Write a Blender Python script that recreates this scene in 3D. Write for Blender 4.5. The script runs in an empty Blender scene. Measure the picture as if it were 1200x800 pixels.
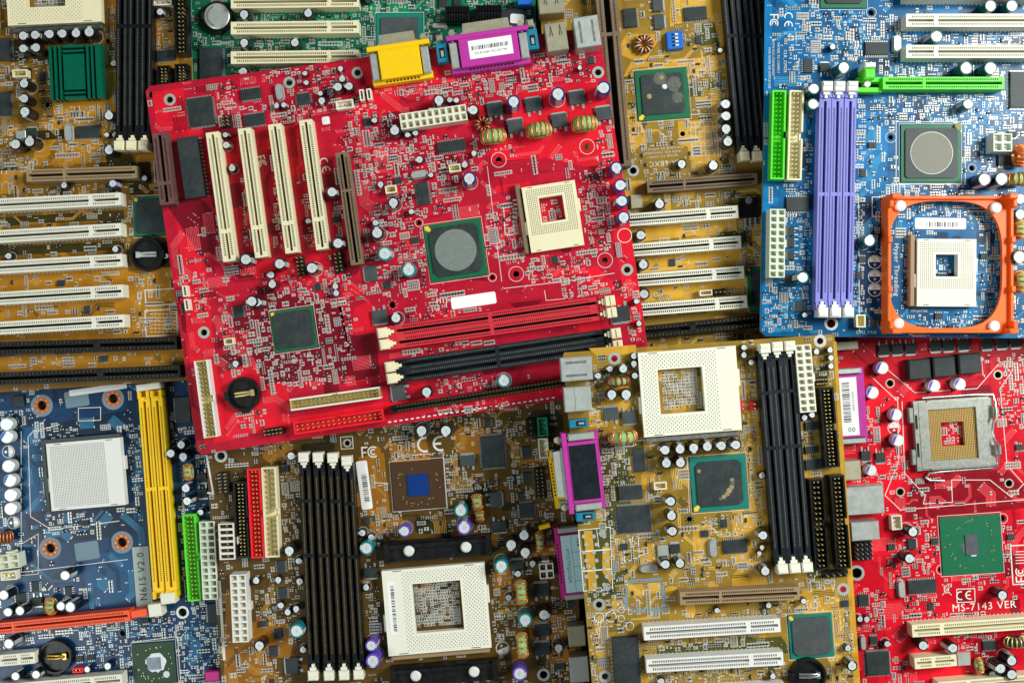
import bpy, math, random
import numpy as np
from mathutils import Vector, Matrix
from mathutils.geometry import tessellate_polygon
R = math.radians
S = 0.001                      # everything below is written in millimetres
CD, FPX = 785.0, 1339.0        # camera height above the table (mm), focal length in photo pixels
scene = bpy.context.scene
COL = scene.collection

# ------------------------------------------------------------------ camera, world, lamps
cam_d = bpy.data.cameras.new('camera'); cam = bpy.data.objects.new('camera', cam_d)
COL.objects.link(cam); scene.camera = cam
cam.location = (0, 0, CD*S); cam_d.sensor_width = 36.0; cam_d.lens = FPX/1200*36
cam_d.clip_start = 0.02; cam_d.clip_end = 20
world = bpy.data.worlds.new('World'); scene.world = world; world.use_nodes = True
world.node_tree.nodes['Background'].inputs[0].default_value = (0.86, 0.95, 1.0, 1)
world.node_tree.nodes['Background'].inputs[1].default_value = 0.13
def area(name, loc, target, size, power, col):
    d = bpy.data.lights.new(name, 'AREA'); d.shape = 'RECTANGLE'; d.size, d.size_y = size
    d.energy = power; d.color = col
    o = bpy.data.objects.new(name, d); COL.objects.link(o); o.location = loc
    o.rotation_euler = (Vector(target)-Vector(loc)).to_track_quat('-Z', 'Y').to_euler()
    return o
area('softbox_right', (1.05, 0.42, 1.10), (0.10, 0.0, 0), (0.55, 0.55), 28.0, (0.98, 1.0, 0.96))
area('softbox_left', (-1.0, -0.50, 1.2), (-0.05, 0, 0), (0.5, 0.5), 8.5, (0.92, 1.0, 0.98))
scene.view_settings.view_transform = 'Standard'; scene.view_settings.look = 'None'
scene.view_settings.exposure = 0.0; scene.view_settings.gamma = 1
scene.render.engine = 'CYCLES'
scene.cycles.use_denoising = True
scene.cycles.max_bounces = 6

# ------------------------------------------------------------------ materials
def lin(c):
    return tuple((v/255/12.92 if v/255 <= .04045 else ((v/255+.055)/1.055)**2.4) for v in c) + (1,)
MATS = {}
def mat(name, rgb, rough=.5, metal=0., var=.12, scale=350, coat=0., dust=0., bump=0., trans=0., spec=.3):
    m = bpy.data.materials.new(name); m.use_nodes = True; nt = m.node_tree; N = nt.nodes; K = nt.links
    p = N['Principled BSDF']; c = lin(rgb)
    p.inputs['Roughness'].default_value = rough; p.inputs['Metallic'].default_value = metal
    p.inputs['Coat Weight'].default_value = coat; p.inputs['Coat Roughness'].default_value = .2
    p.inputs['Specular IOR Level'].default_value = spec
    tc = N.new('ShaderNodeTexCoord')
    nz = N.new('ShaderNodeTexNoise'); nz.inputs['Scale'].default_value = scale; nz.inputs['Detail'].default_value = 5
    K.new(tc.outputs['Object'], nz.inputs['Vector'])
    oi = N.new('ShaderNodeObjectInfo')
    mr = N.new('ShaderNodeMapRange'); mr.inputs[3].default_value = 1-var; mr.inputs[4].default_value = 1+var
    K.new(nz.outputs['Fac'], mr.inputs[0])
    rr = N.new('ShaderNodeMapRange'); rr.inputs[3].default_value = 1-var*.5; rr.inputs[4].default_value = 1+var*.5
    K.new(oi.outputs['Random'], rr.inputs[0])
    mu = N.new('ShaderNodeMath'); mu.operation = 'MULTIPLY'; K.new(mr.outputs[0], mu.inputs[0]); K.new(rr.outputs[0], mu.inputs[1])
    vm = N.new('ShaderNodeVectorMath'); vm.operation = 'SCALE'; vm.inputs[0].default_value = c[:3]
    K.new(mu.outputs[0], vm.inputs['Scale'])
    out = vm.outputs[0]
    if dust:
        n2 = N.new('ShaderNodeTexNoise'); n2.inputs['Scale'].default_value = 90; n2.inputs['Detail'].default_value = 8; n2.inputs['Roughness'].default_value = .75
        K.new(tc.outputs['Object'], n2.inputs['Vector'])
        m2 = N.new('ShaderNodeMapRange'); m2.inputs[1].default_value = .45; m2.inputs[2].default_value = .8; m2.inputs[4].default_value = dust
        K.new(n2.outputs['Fac'], m2.inputs[0])
        mx = N.new('ShaderNodeMix'); mx.data_type = 'RGBA'; mx.inputs[7].default_value = lin((150, 145, 130))
        K.new(m2.outputs[0], mx.inputs[0]); K.new(out, mx.inputs[6]); out = mx.outputs[2]
    K.new(out, p.inputs['Base Color'])
    r2 = N.new('ShaderNodeMapRange'); r2.inputs[3].default_value = max(.03, rough-.1); r2.inputs[4].default_value = min(1, rough+.12)
    K.new(nz.outputs['Fac'], r2.inputs[0]); K.new(r2.outputs[0], p.inputs['Roughness'])
    if bump:
        bn = N.new('ShaderNodeBump'); bn.inputs['Strength'].default_value = bump; bn.inputs['Distance'].default_value = .0003
        n3 = N.new('ShaderNodeTexNoise'); n3.inputs['Scale'].default_value = 2500; K.new(tc.outputs['Object'], n3.inputs['Vector'])
        K.new(n3.outputs['Fac'], bn.inputs['Height']); K.new(bn.outputs[0], p.inputs['Normal'])
    MATS[name] = m
    return m
def pcb_mat(name, rgb, var=.16, gloss=.27):
    """solder mask: slightly uneven colour, block-wise differences where inner copper planes change"""
    m = mat(name, rgb, gloss, 0, var, 120, dust=.03, spec=.22)
    nt = m.node_tree; N = nt.nodes; K = nt.links; p = N['Principled BSDF']
    src = p.inputs['Base Color'].links[0].from_socket
    tc = N.new('ShaderNodeTexCoord')
    vo = N.new('ShaderNodeTexVoronoi'); vo.distance = 'CHEBYCHEV'; vo.inputs['Scale'].default_value = 75
    K.new(tc.outputs['Object'], vo.inputs['Vector'])
    sp = N.new('ShaderNodeSeparateColor'); K.new(vo.outputs['Color'], sp.inputs[0])
    mr = N.new('ShaderNodeMapRange'); mr.inputs[3].default_value = 1-var*.7; mr.inputs[4].default_value = 1+var*.7
    K.new(sp.outputs[0], mr.inputs[0])
    vm = N.new('ShaderNodeVectorMath'); vm.operation = 'SCALE'; K.new(src, vm.inputs[0]); K.new(mr.outputs[0], vm.inputs['Scale'])
    K.new(vm.outputs[0], p.inputs['Base Color'])
for nm, c in dict(red=((184, 24, 48), (228, 28, 48), (126, 16, 34), (238, 84, 92)), ochre=((128, 92, 28), (176, 120, 28), (58, 50, 20), (214, 160, 70)),
                  amber=((154, 122, 46), (202, 154, 52), (80, 78, 34), (232, 192, 104)), brown=((94, 70, 28), (150, 98, 26), (46, 42, 22), (186, 140, 60)),  # last set: ochre darkened, shade of the boards above put into it
                  green=((22, 106, 78), (20, 138, 94), (12, 66, 54), (96, 180, 140)), blue=((0, 90, 140), (0, 116, 176), (0, 52, 90), (70, 160, 206)),
                  navy=((0, 50, 88), (0, 72, 116), (0, 30, 58), (60, 136, 176)), crimson=((204, 14, 36), (236, 22, 42), (142, 10, 28), (240, 84, 92))).items():
    pcb_mat('mask_'+nm, c[0]); pcb_mat('pour_'+nm, c[1]); pcb_mat('bare_'+nm, c[2]); pcb_mat('line_'+nm, c[3])
mat('edge_fr4', (150, 140, 80), .7)
mat('silk', (226, 226, 216), .6, var=.15, scale=900)
mat('solder', (206, 210, 206), .34, .4, .2, 900)
mat('contact', (142, 146, 140), .5)
mat('contactgold', (176, 146, 78), .5)
mat('smd_dark', (36, 38, 38), .5, var=.3, dust=.12)
mat('smd_tan', (150, 122, 92), .5, var=.25)
mat('smd_grey', (120, 122, 120), .5, var=.25)
mat('smd_red', (150, 52, 40), .45)
mat('chip', (42, 51, 53), .5, var=.14, dust=.12, bump=.25)
mat('chip2', (68, 75, 76), .52, var=.12, dust=.12, bump=.25)
mat('lead', (190, 194, 190), .35, .45)
mat('cream', (236, 228, 190), .42, var=.06, dust=.12)
mat('ivory', (234, 232, 214), .4, var=.05, dust=.08)
mat('white', (232, 232, 226), .42, var=.05, dust=.06)
mat('brownslot', (126, 106, 84), .45, var=.1, dust=.15)
mat('tanslot', (158, 134, 100), .45, var=.1, dust=.15)
mat('plum', (104, 74, 72), .45, var=.1, dust=.15)
mat('black', (15, 17, 19), .36, var=.2, dust=.06)
mat('slate', (20, 28, 35), .38, var=.15, dust=.06)
mat('pit', (40, 34, 24), .6)
mat('pit_black', (10, 10, 10), .6)
mat('gold', (214, 172, 84), .3, .85)
mat('goldpale', (216, 196, 130), .38, .6)
mat('redplastic', (240, 24, 44), .38, var=.06, dust=.1)
mat('coral', (208, 50, 62), .36, var=.06, dust=.08)
mat('yellow', (250, 204, 16), .36, var=.06, dust=.08)
mat('orange', (255, 108, 24), .32, var=.05, dust=.05)
mat('burnt', (246, 88, 34), .36, var=.06, dust=.08)
mat('lime', (92, 224, 46), .34, var=.06, dust=.06)
mat('violet', (134, 136, 214), .36, var=.06, dust=.06)
mat('purple', (190, 56, 160), .36, var=.06, dust=.06)
mat('magenta', (188, 40, 130), .36, var=.06, dust=.06)
mat('teal', (24, 128, 158), .36, dust=.08)
mat('natural', (216, 226, 206), .4, var=.06, dust=.06)
mat('blueplastic', (34, 110, 206), .36)
mat('metal', (196, 202, 196), .36, .5, .14, 260, dust=.12)
mat('metaltan', (182, 176, 150), .4, .45, .16, 260, dust=.14)
mat('steel', (176, 180, 170), .3, .6, .06, 400)
mat('fieldgold', (228, 196, 116), .4, .2)
mat('fieldbase', (142, 112, 60), .5)
mat('nickel', (206, 208, 204), .26, .9, .1, 500)
mat('copper', (222, 130, 70), .28, .6, .15, 900)
mat('copperwhite', (226, 196, 170), .4, .3)
mat('core', (150, 190, 120), .55, var=.12)
mat('coredark', (50, 52, 50), .55)
mat('alu', (230, 236, 236), .36, .3, .1, 600)
mat('aluline', (120, 126, 128), .5, .4)
mat('score', (188, 196, 198), .4, .3)
mat('sl_black', (24, 24, 28), .25, coat=.3)
mat('sl_blue', (40, 46, 112), .25, coat=.3)
mat('sl_teal', (22, 128, 132), .25, coat=.3)
mat('sl_green', (18, 92, 84), .25, coat=.3)
mat('sl_purple', (104, 78, 186), .25, coat=.3)
mat('sl_grey', (150, 156, 156), .3, .5)
mat('stripe', (190, 192, 190), .4)
mat('heatgreen', (8, 118, 90), .3, .45, .1, 300)
mat('sub_green', (20, 104, 70), .4, var=.1)
mat('sub_teal', (24, 122, 108), .4, var=.1)
mat('sub_dark', (34, 66, 40), .4, var=.1)
mat('sub_brown', (74, 50, 30), .4, var=.12)
mat('lid', (142, 152, 144), .42, .5, .08, 500)
mat('lidtan', (124, 124, 112), .55, .1, .08, 500)
mat('die', (120, 128, 136), .2, .6)
mat('dieblue', (24, 66, 140), .16, .2)
mat('paste', (222, 226, 234), .55, var=.2, scale=1500, bump=.5)
mat('pasteyellow', (150, 142, 100), .6, var=.3, scale=900, bump=.6)
mat('pastedark', (96, 98, 88), .25, var=.35, scale=900, bump=.8)
mat('paint_yellow', (244, 204, 60), .5)
mat('paper', (246, 246, 244), .55, var=.03)
mat('papercyan', (196, 236, 242), .5, var=.04)
mat('papergrey', (172, 184, 176), .5, var=.08)
mat('ink', (30, 30, 34), .6)
mat('pinwhite', (222, 226, 216), .35, var=.05)
mat('ringorange', (196, 104, 44), .5, var=.15)
mat('ringgrey', (116, 140, 152), .5, var=.1)
mat('glassgreen', (40, 150, 110), .35)
mat('table_dark', (38, 36, 34), .7, var=.2, scale=40)

# ------------------------------------------------------------------ mesh builder (mm)
class MB:
    def __init__(s): s.v = []; s.f = []; s.m = []; s.mats = []; s.sm = []
    def mi(s, name):
        if name not in s.mats: s.mats.append(name)
        return s.mats.index(name)
    def face(s, pts, m, smooth=False):
        n = len(s.v); s.v.extend(pts); s.f.append(tuple(range(n, n+len(pts)))); s.m.append(s.mi(m)); s.sm.append(smooth)
    def box(s, cx, cy, z0, z1, sx, sy, m, a=0, mt=None, taper=0, bottom=False):
        c, d = math.cos(a), math.sin(a)
        def q(x, y, z): return (cx+x*c-y*d, cy+x*d+y*c, z)
        hx, hy = sx/2, sy/2; tx, ty = hx-taper, hy-taper
        b = [q(-hx, -hy, z0), q(hx, -hy, z0), q(hx, hy, z0), q(-hx, hy, z0)]
        t = [q(-tx, -ty, z1), q(tx, -ty, z1), q(tx, ty, z1), q(-tx, ty, z1)]
        n = len(s.v); s.v.extend(b+t); k = s.mi(m); kt = s.mi(mt or m)
        for f in ((0, 1, 5, 4), (1, 2, 6, 5), (2, 3, 7, 6), (3, 0, 4, 7)):
            s.f.append(tuple(n+i for i in f)); s.m.append(k); s.sm.append(False)
        s.f.append((n+4, n+5, n+6, n+7)); s.m.append(kt); s.sm.append(False)
        if bottom: s.f.append((n+3, n+2, n+1, n)); s.m.append(k); s.sm.append(False)
    def bbox(s, cx, cy, z0, z1, sx, sy, m, bev=.3, a=0):
        """box with a small chamfer round the top"""
        s.box(cx, cy, z0, z1-bev, sx, sy, m, a); s.f.pop(); s.m.pop(); s.sm.pop()
        s.box(cx, cy, z1-bev, z1, sx, sy, m, a, taper=bev)
    def prism(s, pts, z0, z1, m, mt=None, bottom=False):
        n = len(pts)
        for i in range(n):
            a, b = pts[i], pts[(i+1) % n]
            s.face([(a[0], a[1], z0), (b[0], b[1], z0), (b[0], b[1], z1), (a[0], a[1], z1)], m)
        s.face([(p[0], p[1], z1) for p in pts], mt or m)
        if bottom: s.face([(p[0], p[1], z0) for p in reversed(pts)], m)
    def cyl(s, cx, cy, z0, z1, r, m, mt=None, n=20, r1=None, cap=True):
        r1 = r if r1 is None else r1; b = len(s.v)
        for z, q in ((z0, r), (z1, r1)):
            s.v.extend((cx+q*math.cos(2*math.pi*i/n), cy+q*math.sin(2*math.pi*i/n), z) for i in range(n))
        k = s.mi(m)
        for i in range(n):
            s.f.append((b+i, b+(i+1) % n, b+n+(i+1) % n, b+n+i)); s.m.append(k); s.sm.append(True)
        if cap: s.face([(cx+r1*math.cos(2*math.pi*i/n), cy+r1*math.sin(2*math.pi*i/n), z1) for i in range(n)], mt or m)
    def ring(s, cx, cy, z, r0, r1, m, n=24, a0=0, a1=2*math.pi):
        for i in range(n):
            t, u = a0+(a1-a0)*i/n, a0+(a1-a0)*(i+1)/n
            s.face([(cx+r0*math.cos(t), cy+r0*math.sin(t), z), (cx+r1*math.cos(t), cy+r1*math.sin(t), z),
                    (cx+r1*math.cos(u), cy+r1*math.sin(u), z), (cx+r0*math.cos(u), cy+r0*math.sin(u), z)], m)
    def tube(s, pts, r, m, n=7, closed=False):
        P = [Vector(p) for p in pts]; b = len(s.v); L = len(P); k = s.mi(m)
        for i, p in enumerate(P):
            if closed: t = P[(i+1) % L]-P[i-1]
            else: t = P[min(i+1, L-1)]-P[max(i-1, 0)]
            t.normalize(); up = Vector((0, 0, 1)) if abs(t.z) < .9 else Vector((0, 1, 0))
            u = t.cross(up).normalized(); w = u.cross(t)
            s.v.extend(tuple(p+u*r*math.cos(2*math.pi*j/n)+w*r*math.sin(2*math.pi*j/n)) for j in range(n))
        for i in range(L if closed else L-1):
            j2 = (i+1) % L
            for j in range(n):
                s.f.append((b+i*n+j, b+i*n+(j+1) % n, b+j2*n+(j+1) % n, b+j2*n+j)); s.m.append(k); s.sm.append(True)
    def hf(s, xs, ys, H, M, z0=0.):
        """cells of given heights with walls between them (None = nothing there)"""
        nx, ny = len(xs)-1, len(ys)-1
        for i in range(nx):
            for j in range(ny):
                h = H[i][j]
                if h is None: continue
                x0, x1, y0, y1 = xs[i], xs[i+1], ys[j], ys[j+1]
                s.face([(x0, y0, h), (x1, y0, h), (x1, y1, h), (x0, y1, h)], M[i][j])
                for di, dj, p, q in ((-1, 0, (x0, y1), (x0, y0)), (1, 0, (x1, y0), (x1, y1)), (0, -1, (x0, y0), (x1, y0)), (0, 1, (x1, y1), (x0, y1))):
                    a, b = i+di, j+dj
                    hn = H[a][b] if 0 <= a < nx and 0 <= b < ny else None
                    if hn is None: hn = z0
                    if hn < h-1e-6: s.face([(p[0], p[1], hn), (q[0], q[1], hn), (q[0], q[1], h), (p[0], p[1], h)], M[i][j])
    def strip(s, pts, w, z, m, closed=False):
        """flat line of width w through pts with mitred joints"""
        P = [Vector((p[0], p[1])) for p in pts]; n = len(P); Lf = []; Rt = []
        for i in range(n):
            if closed: a, b = P[i-1], P[(i+1) % n]
            else: a, b = P[max(i-1, 0)], P[min(i+1, n-1)]
            d0 = (P[i]-a) if (i > 0 or closed) else (b-P[i]); d1 = (b-P[i]) if (i < n-1 or closed) else (P[i]-a)
            if d0.length < 1e-9 or d1.length < 1e-9: return
            d0.normalize(); d1.normalize(); t = d0+d1
            if t.length < 1e-4: t = d1.copy()
            t.normalize(); nn = Vector((-t.y, t.x)); k = 1/max(.35, abs(t.dot(d1)))
            Lf.append(P[i]+nn*w/2*k); Rt.append(P[i]-nn*w/2*k)
        for i in range(n if closed else n-1):
            j = (i+1) % n
            s.face([(Rt[i].x, Rt[i].y, z), (Rt[j].x, Rt[j].y, z), (Lf[j].x, Lf[j].y, z), (Lf[i].x, Lf[i].y, z)], m)
    def mesh(s, name):
        me = bpy.data.meshes.new(name)
        me.from_pydata([(x*S, y*S, z*S) for x, y, z in s.v], [], s.f)
        for m in s.mats: me.materials.append(MATS[m])
        me.polygons.foreach_set('material_index', s.m); me.polygons.foreach_set('use_smooth', s.sm)
        me.update(); return me

# ------------------------------------------------------------------ boards
TOP = []
class Board:
    def __init__(s, name, label, pal, z, ang, poly, seed):
        s.z, s.a, s.pal = z, R(ang), pal; s.rnd = random.Random(seed)
        cx = sum(p[0] for p in poly)/len(poly); cy = sum(p[1] for p in poly)/len(poly)
        w = W(cx, cy, z); s.o = (w[0], w[1])
        e = bpy.data.objects.new(name, None); COL.objects.link(e); e.empty_display_size = .02
        e.location = (w[0]*S, w[1]*S, z*S); e.rotation_euler = (0, 0, s.a)
        e['label'] = label; e['category'] = 'motherboard'; e['group'] = 'motherboards in the pile'
        s.e = e; s.poly = [s.L(*p) for p in poly]; s.holes = []
        xs = [p[0] for p in s.poly]; ys = [p[1] for p in s.poly]
        s.x0, s.y0 = min(xs), min(ys); s.g = .5
        nx, ny = int((max(xs)-s.x0)/s.g)+1, int((max(ys)-s.y0)/s.g)+1
        gx = s.x0+(np.arange(nx)+.5)*s.g; gy = s.y0+(np.arange(ny)+.5)*s.g
        X, Y = np.meshgrid(gx, gy, indexing='ij'); ins = np.zeros((nx, ny), bool); n = len(s.poly)
        for i in range(n):
            (ax, ay), (bx, by) = s.poly[i], s.poly[(i+1) % n]
            if ay != by: ins ^= ((ay > Y) != (by > Y)) & (X < (bx-ax)*(Y-ay)/(by-ay)+ax)
        s.occ = (~ins).astype(np.uint8); s.pocc = (~ins).astype(np.uint8); s.tocc = (~ins).astype(np.uint8); s.X, s.Y = X, Y
        s.silk = MB(); s.smd = MB(); s.trc = MB(); s.pads = MB(); s.pour = MB(); s.pz = .05; s.vis = None
    def L(s, x, y, h=0.):
        w = W(x, y, s.z+h); dx, dy = w[0]-s.o[0], w[1]-s.o[1]; c, d = math.cos(s.a), math.sin(s.a)
        return (dx*c+dy*d, -dx*d+dy*c)
    def k(s, h=0.): return (CD-s.z-h)/FPX          # mm per photo pixel at that height
    def mark(s, cx, cy, sx, sy, a=0, pad=.3):
        c, d = math.cos(a), math.sin(a); dx, dy = s.X-cx, s.Y-cy
        u, v = dx*c+dy*d, -dx*d+dy*c
        f = (abs(u) < sx/2+pad) & (abs(v) < sy/2+pad); s.occ[f] = 1; s.tocc[f] = 1
    def free(s, x0, y0, x1, y1, take=True, g=None):
        g = s.occ if g is None else g
        i0, i1 = int((x0-s.x0)/s.g), int((x1-s.x0)/s.g)+1; j0, j1 = int((y0-s.y0)/s.g), int((y1-s.y0)/s.g)+1
        if i0 < 0 or j0 < 0 or i1 > g.shape[0] or j1 > g.shape[1]: return False
        if g[i0:i1, j0:j1].any(): return False
        if take: g[i0:i1, j0:j1] = 1
        return True
def W(x, y, z): return ((x-600)*(CD-z)/FPX, -(y-400)*(CD-z)/FPX)
B = None
def obj(name, me, parent, loc=(0, 0, 0), rot=0., scale=(1, 1, 1)):
    o = bpy.data.objects.new(name, me); COL.objects.link(o); o.parent = parent
    o.location = (loc[0]*S, loc[1]*S, loc[2]*S); o.rotation_euler = (0, 0, rot); o.scale = scale
    return o
CACHE = {}
def cached(key, fn):
    if key not in CACHE: CACHE[key] = fn().mesh(key[0])
    return CACHE[key]

# ------------------------------------------------------------------ part makers
def q25(v, s=.25): return max(s, round(v/s)*s)
CAN = dict(grey='sl_purple', silver=None, silverblue='blueplastic')
def cap(x, y, r, c='black', h=None):
    """electrolytic capacitor; x, y, r = its top in the photo"""
    rm0 = r*B.k(12); h = h or (min(17., max(5.2, rm0*3.4)) if rm0 > 2.9 else 5.6)
    rm = q25(r*B.k(h), .2); p = B.L(x, y, h)
    def mk():
        m = MB(); sl = 'sl_'+c
        if c in CAN:
            mk_ = CAN[c]
            m.box(0, 0, 0, 1.2, rm*2.05, rm*2.05, 'black'); m.cyl(0, 0, 1.2, h-.4, rm*.97, 'alu', n=24, cap=False); m.cyl(0, 0, h-.4, h, rm*.97, 'alu', 'alu', 24, rm*.86)
            if mk_: m.face([(rm*.85*math.cos(t), rm*.85*math.sin(t), h+.03) for t in [R(65+i*12) for i in range(11)]], mk_)
            return m
        m.cyl(0, 0, 0, h-.5, rm, sl, n=24, cap=False); m.cyl(0, 0, h-.5, h, rm, sl, n=24, r1=rm*.93, cap=False)
        m.ring(0, 0, h, rm*.74, rm*.93, sl); m.cyl(0, 0, h-.12, h-.1, rm*.74, 'alu', 'alu', 20)
        for i in range(3 if rm > 2.4 else 2):
            t = i*math.pi/(3 if rm > 2.4 else 2)
            ux, uy = math.cos(t)*rm*.6, math.sin(t)*rm*.6
            m.strip([(-ux, -uy), (ux, uy)], .14+.02*rm, h-.06+.012*i, 'score')
        for t0 in (R(60),):
            for i in range(5):
                t, u = t0+i*.16, t0+(i+1)*.16; q = rm*1.012
                m.face([(q*math.cos(t), q*math.sin(t), .3), (q*math.cos(u), q*math.sin(u), .3), (q*math.cos(u), q*math.sin(u), h-.6), (q*math.cos(t), q*math.sin(t), h-.6)], 'stripe')
                m.face([(rm*.74*math.cos(t), rm*.74*math.sin(t), h+.02), (rm*.94*math.cos(t), rm*.94*math.sin(t), h+.02), (rm*.94*math.cos(u), rm*.94*math.sin(u), h+.02), (rm*.74*math.cos(u), rm*.74*math.sin(u), h+.02)], 'stripe')
        return m
    o = obj('capacitor', cached(('capacitor', rm, round(h*2)/2, c), mk), B.e, (p[0], p[1], 0), (R(25) if c in CAN else B.rnd.choice((0, 1, 2, 3))*math.pi/2)+B.rnd.uniform(-.15, .15))
    B.mark(p[0], p[1], rm*2.1, rm*2.1)
    if rm > 2.4 and B.rnd.random() < .4:
        B.silk.ring(p[0], p[1], .19, rm*1.12, rm*1.12+.22, 'silk', 24)
    return o
def caps(lst, c='black', h=None):
    for t in lst: cap(t[0], t[1], t[2], t[3] if len(t) > 3 else c, h)
def chip(x, y, w, h, sides='lrtb', a=0., th=2.0, m='chip', pitch=None, name='chip'):
    """leaded package; w, h in photo pixels (body), a = extra degrees, sides that carry leads"""
    k = B.k(th); sx, sy = q25(w*k), q25(h*k); p = B.L(x, y, th); pitch = pitch or (1.27 if min(sx, sy) < 8 or len(sides) == 2 else .9)
    def mk():
        b = MB(); b.bbox(0, 0, .25, th, sx, sy, m, .25)
        b.cyl(-sx/2+min(1.5, sx*.16), -sy/2+min(1.5, sy*.16), th, th+.02, min(.6, sx*.06), 'smd_dark', n=10)
        for s_ in sides:
            n = max(2, int(((sx if s_ in 'tb' else sy)-1.0)/pitch)+1); ll = 1.1
            for i in range(n):
                t = (i-(n-1)/2)*pitch; lw = pitch*.42
                if s_ in 'tb':
                    g = 1 if s_ == 't' else -1
                    b.box(t, g*(sy/2+ll*.3), .55, .95, lw, ll*.6, 'lead'); b.box(t, g*(sy/2+ll*.85), .08, .35, lw, ll*.7, 'lead')
                else:
                    g = 1 if s_ == 'r' else -1
                    b.box(g*(sx/2+ll*.3), t, .55, .95, ll*.6, lw, 'lead'); b.box(g*(sx/2+ll*.85), t, .08, .35, ll*.7, lw, 'lead')
        return b
    o = obj(name, cached(('chip', sx, sy, sides, th, m, pitch), mk), B.e, (p[0], p[1], 0), R(a))
    B.mark(p[0], p[1], sx+2.6, sy+2.6, R(a), .2)
    return o
def dip(x, y, w, h, a=0.):
    return chip(x, y, w, h, 'lr', a, 6.0, 'chip', 2.54, 'socketed_chip')
def bga(x, y, w, h, sub='sub_green', mould=.86, a=0., lid=None, die=None, mark_c='tl', mm='chip', paste=None, th=1.2, mouldc=1.5):
    k = B.k(2); sx, sy = w*k, h*k; p = B.L(x, y, 2)
    o = obj('chip_package', None, B.e); 
    m = MB(); m.box(0, 0, .3, th, sx, sy, sub)
    r = B.rnd
    if mould:
        ux, uy = sx*mould/2, sy*mould/2; c = mouldc
        m.prism([(-ux+c, -uy), (ux-c, -uy), (ux, -uy+c), (ux, uy-c), (ux-c, uy), (-ux+c, uy), (-ux, uy-c), (-ux, -uy+c)], th, th+1.1, mm)
    if mark_c:
        gx = -1 if 'l' in mark_c else 1; gy = 1 if 't' in mark_c else -1; e = .5; d = sx*.075
        m.prism([(gx*(sx/2-e), gy*(sy/2-e)), (gx*(sx/2-e-d*.9), gy*(sy/2-e)), (gx*(sx/2-e-d*1.5), gy*(sy/2-e-d*1.1)), (gx*(sx/2-e-d*1.1), gy*(sy/2-e-d*1.5)), (gx*(sx/2-e), gy*(sy/2-e-d*.9))][::(1 if gx*gy > 0 else -1)], th, th+.06, 'paint_yellow')
    if die:
        for i in range(26):
            t = r.uniform(0, 2*math.pi); q = r.uniform(.33, .44)*min(sx, sy)
            m.box(q*math.cos(t)*1.05, q*math.sin(t)*1.05, th, th+.3, .8, .45, 'goldpale', r.choice((0, math.pi/2)))
    obj_me = m.mesh('chip_package'); bpy.data.objects.remove(o)
    o = obj('chip_package', obj_me, B.e, (p[0], p[1], 0), R(a))
    if lid:
        l = MB(); l.cyl(0, 0, th+1.1, th+1.32, lid[0]*k, lid[1], n=48)
        l.ring(0, 0, th+1.33, lid[0]*k*.97, lid[0]*k, 'lid', 48); obj('heat_spreader', l.mesh('heat_spreader'), o)
    if die:
        l = MB(); l.bbox(die[3]*k if len(die) > 3 else 0, 0, th, th+.9, die[0]*k, die[1]*k, die[2], .15); obj('silicon_die', l.mesh('silicon_die'), o)
    if paste:
        for (dx, dy, pr, pm, hh) in paste:
            l = MB(); n = 22; z = th+(1.12 if mould else .05)
            pts = [(dx*k+pr*k*q*math.cos(2*math.pi*i/n), -dy*k+pr*k*q*math.sin(2*math.pi*i/n)) for i in range(n) for q in (r.uniform(.86, 1.08),)]
            l.prism(pts, z, z+hh*.4, pm); l.prism([(dx*k+(q[0]-dx*k)*.8, -dy*k+(q[1]+dy*k)*.8) for q in pts], z+hh*.4, z+hh, pm); obj('thermal_paste', l.mesh('thermal_paste'), o)
    B.mark(p[0], p[1], sx, sy, R(a), .8)
    c, d = math.cos(R(a)), math.sin(R(a)); e = .9
    B.silk.strip([(p[0]+u*c-v*d, p[1]+u*d+v*c) for u, v in ((-sx/2-e, -sy/2-e), (sx/2+e, -sy/2-e), (sx/2+e, sy/2+e), (-sx/2-e, sy/2+e))], .28, .2, 'silk', True)
    return o
def mosfet(x, y, w=18, h=17, d='d', tab=True, m='chip2', a=0.):
    """power transistor; d = image side its legs point to (u d l r)"""
    th = 2.4; k = B.k(th); sx, sy = q25((w if d in 'ud' else h)*k, .5), q25((h if d in 'ud' else w)*k, .5); p = B.L(x, y, th)
    def mk():
        b = MB(); b.bbox(0, 0, .1, th, sx, sy*.82, m, .3)
        b.box(0, sy*.41+.5, .05, .6, sx*.86, 1.6, 'lead'); b.box(0, sy*.3, .05, th-.45, sx*1.04, sy*.3, 'lead')
        for t in (-.34, .34): b.box(t*sx, -sy*.41-1.3, .1, .7, sx*.16, 3.2, 'lead')
        b.box(0, -sy*.41-.4, .3, .8, sx*.14, .8, 'lead')
        return b
    rot = {'d': 0, 'u': math.pi, 'r': math.pi/2, 'l': -math.pi/2}[d]+R(a)
    o = obj('transistor', cached(('transistor', sx, sy, m), mk), B.e, (p[0], p[1], 0), rot)
    B.mark(p[0], p[1], sx+1, sy+5, rot); return o
def span(p1, p2, h):
    a, b = B.L(*p1, h), B.L(*p2, h); dx, dy = b[0]-a[0], b[1]-a[1]
    return ((a[0]+b[0])/2, (a[1]+b[1])/2), math.hypot(dx, dy), math.atan2(dy, dx)
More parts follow.
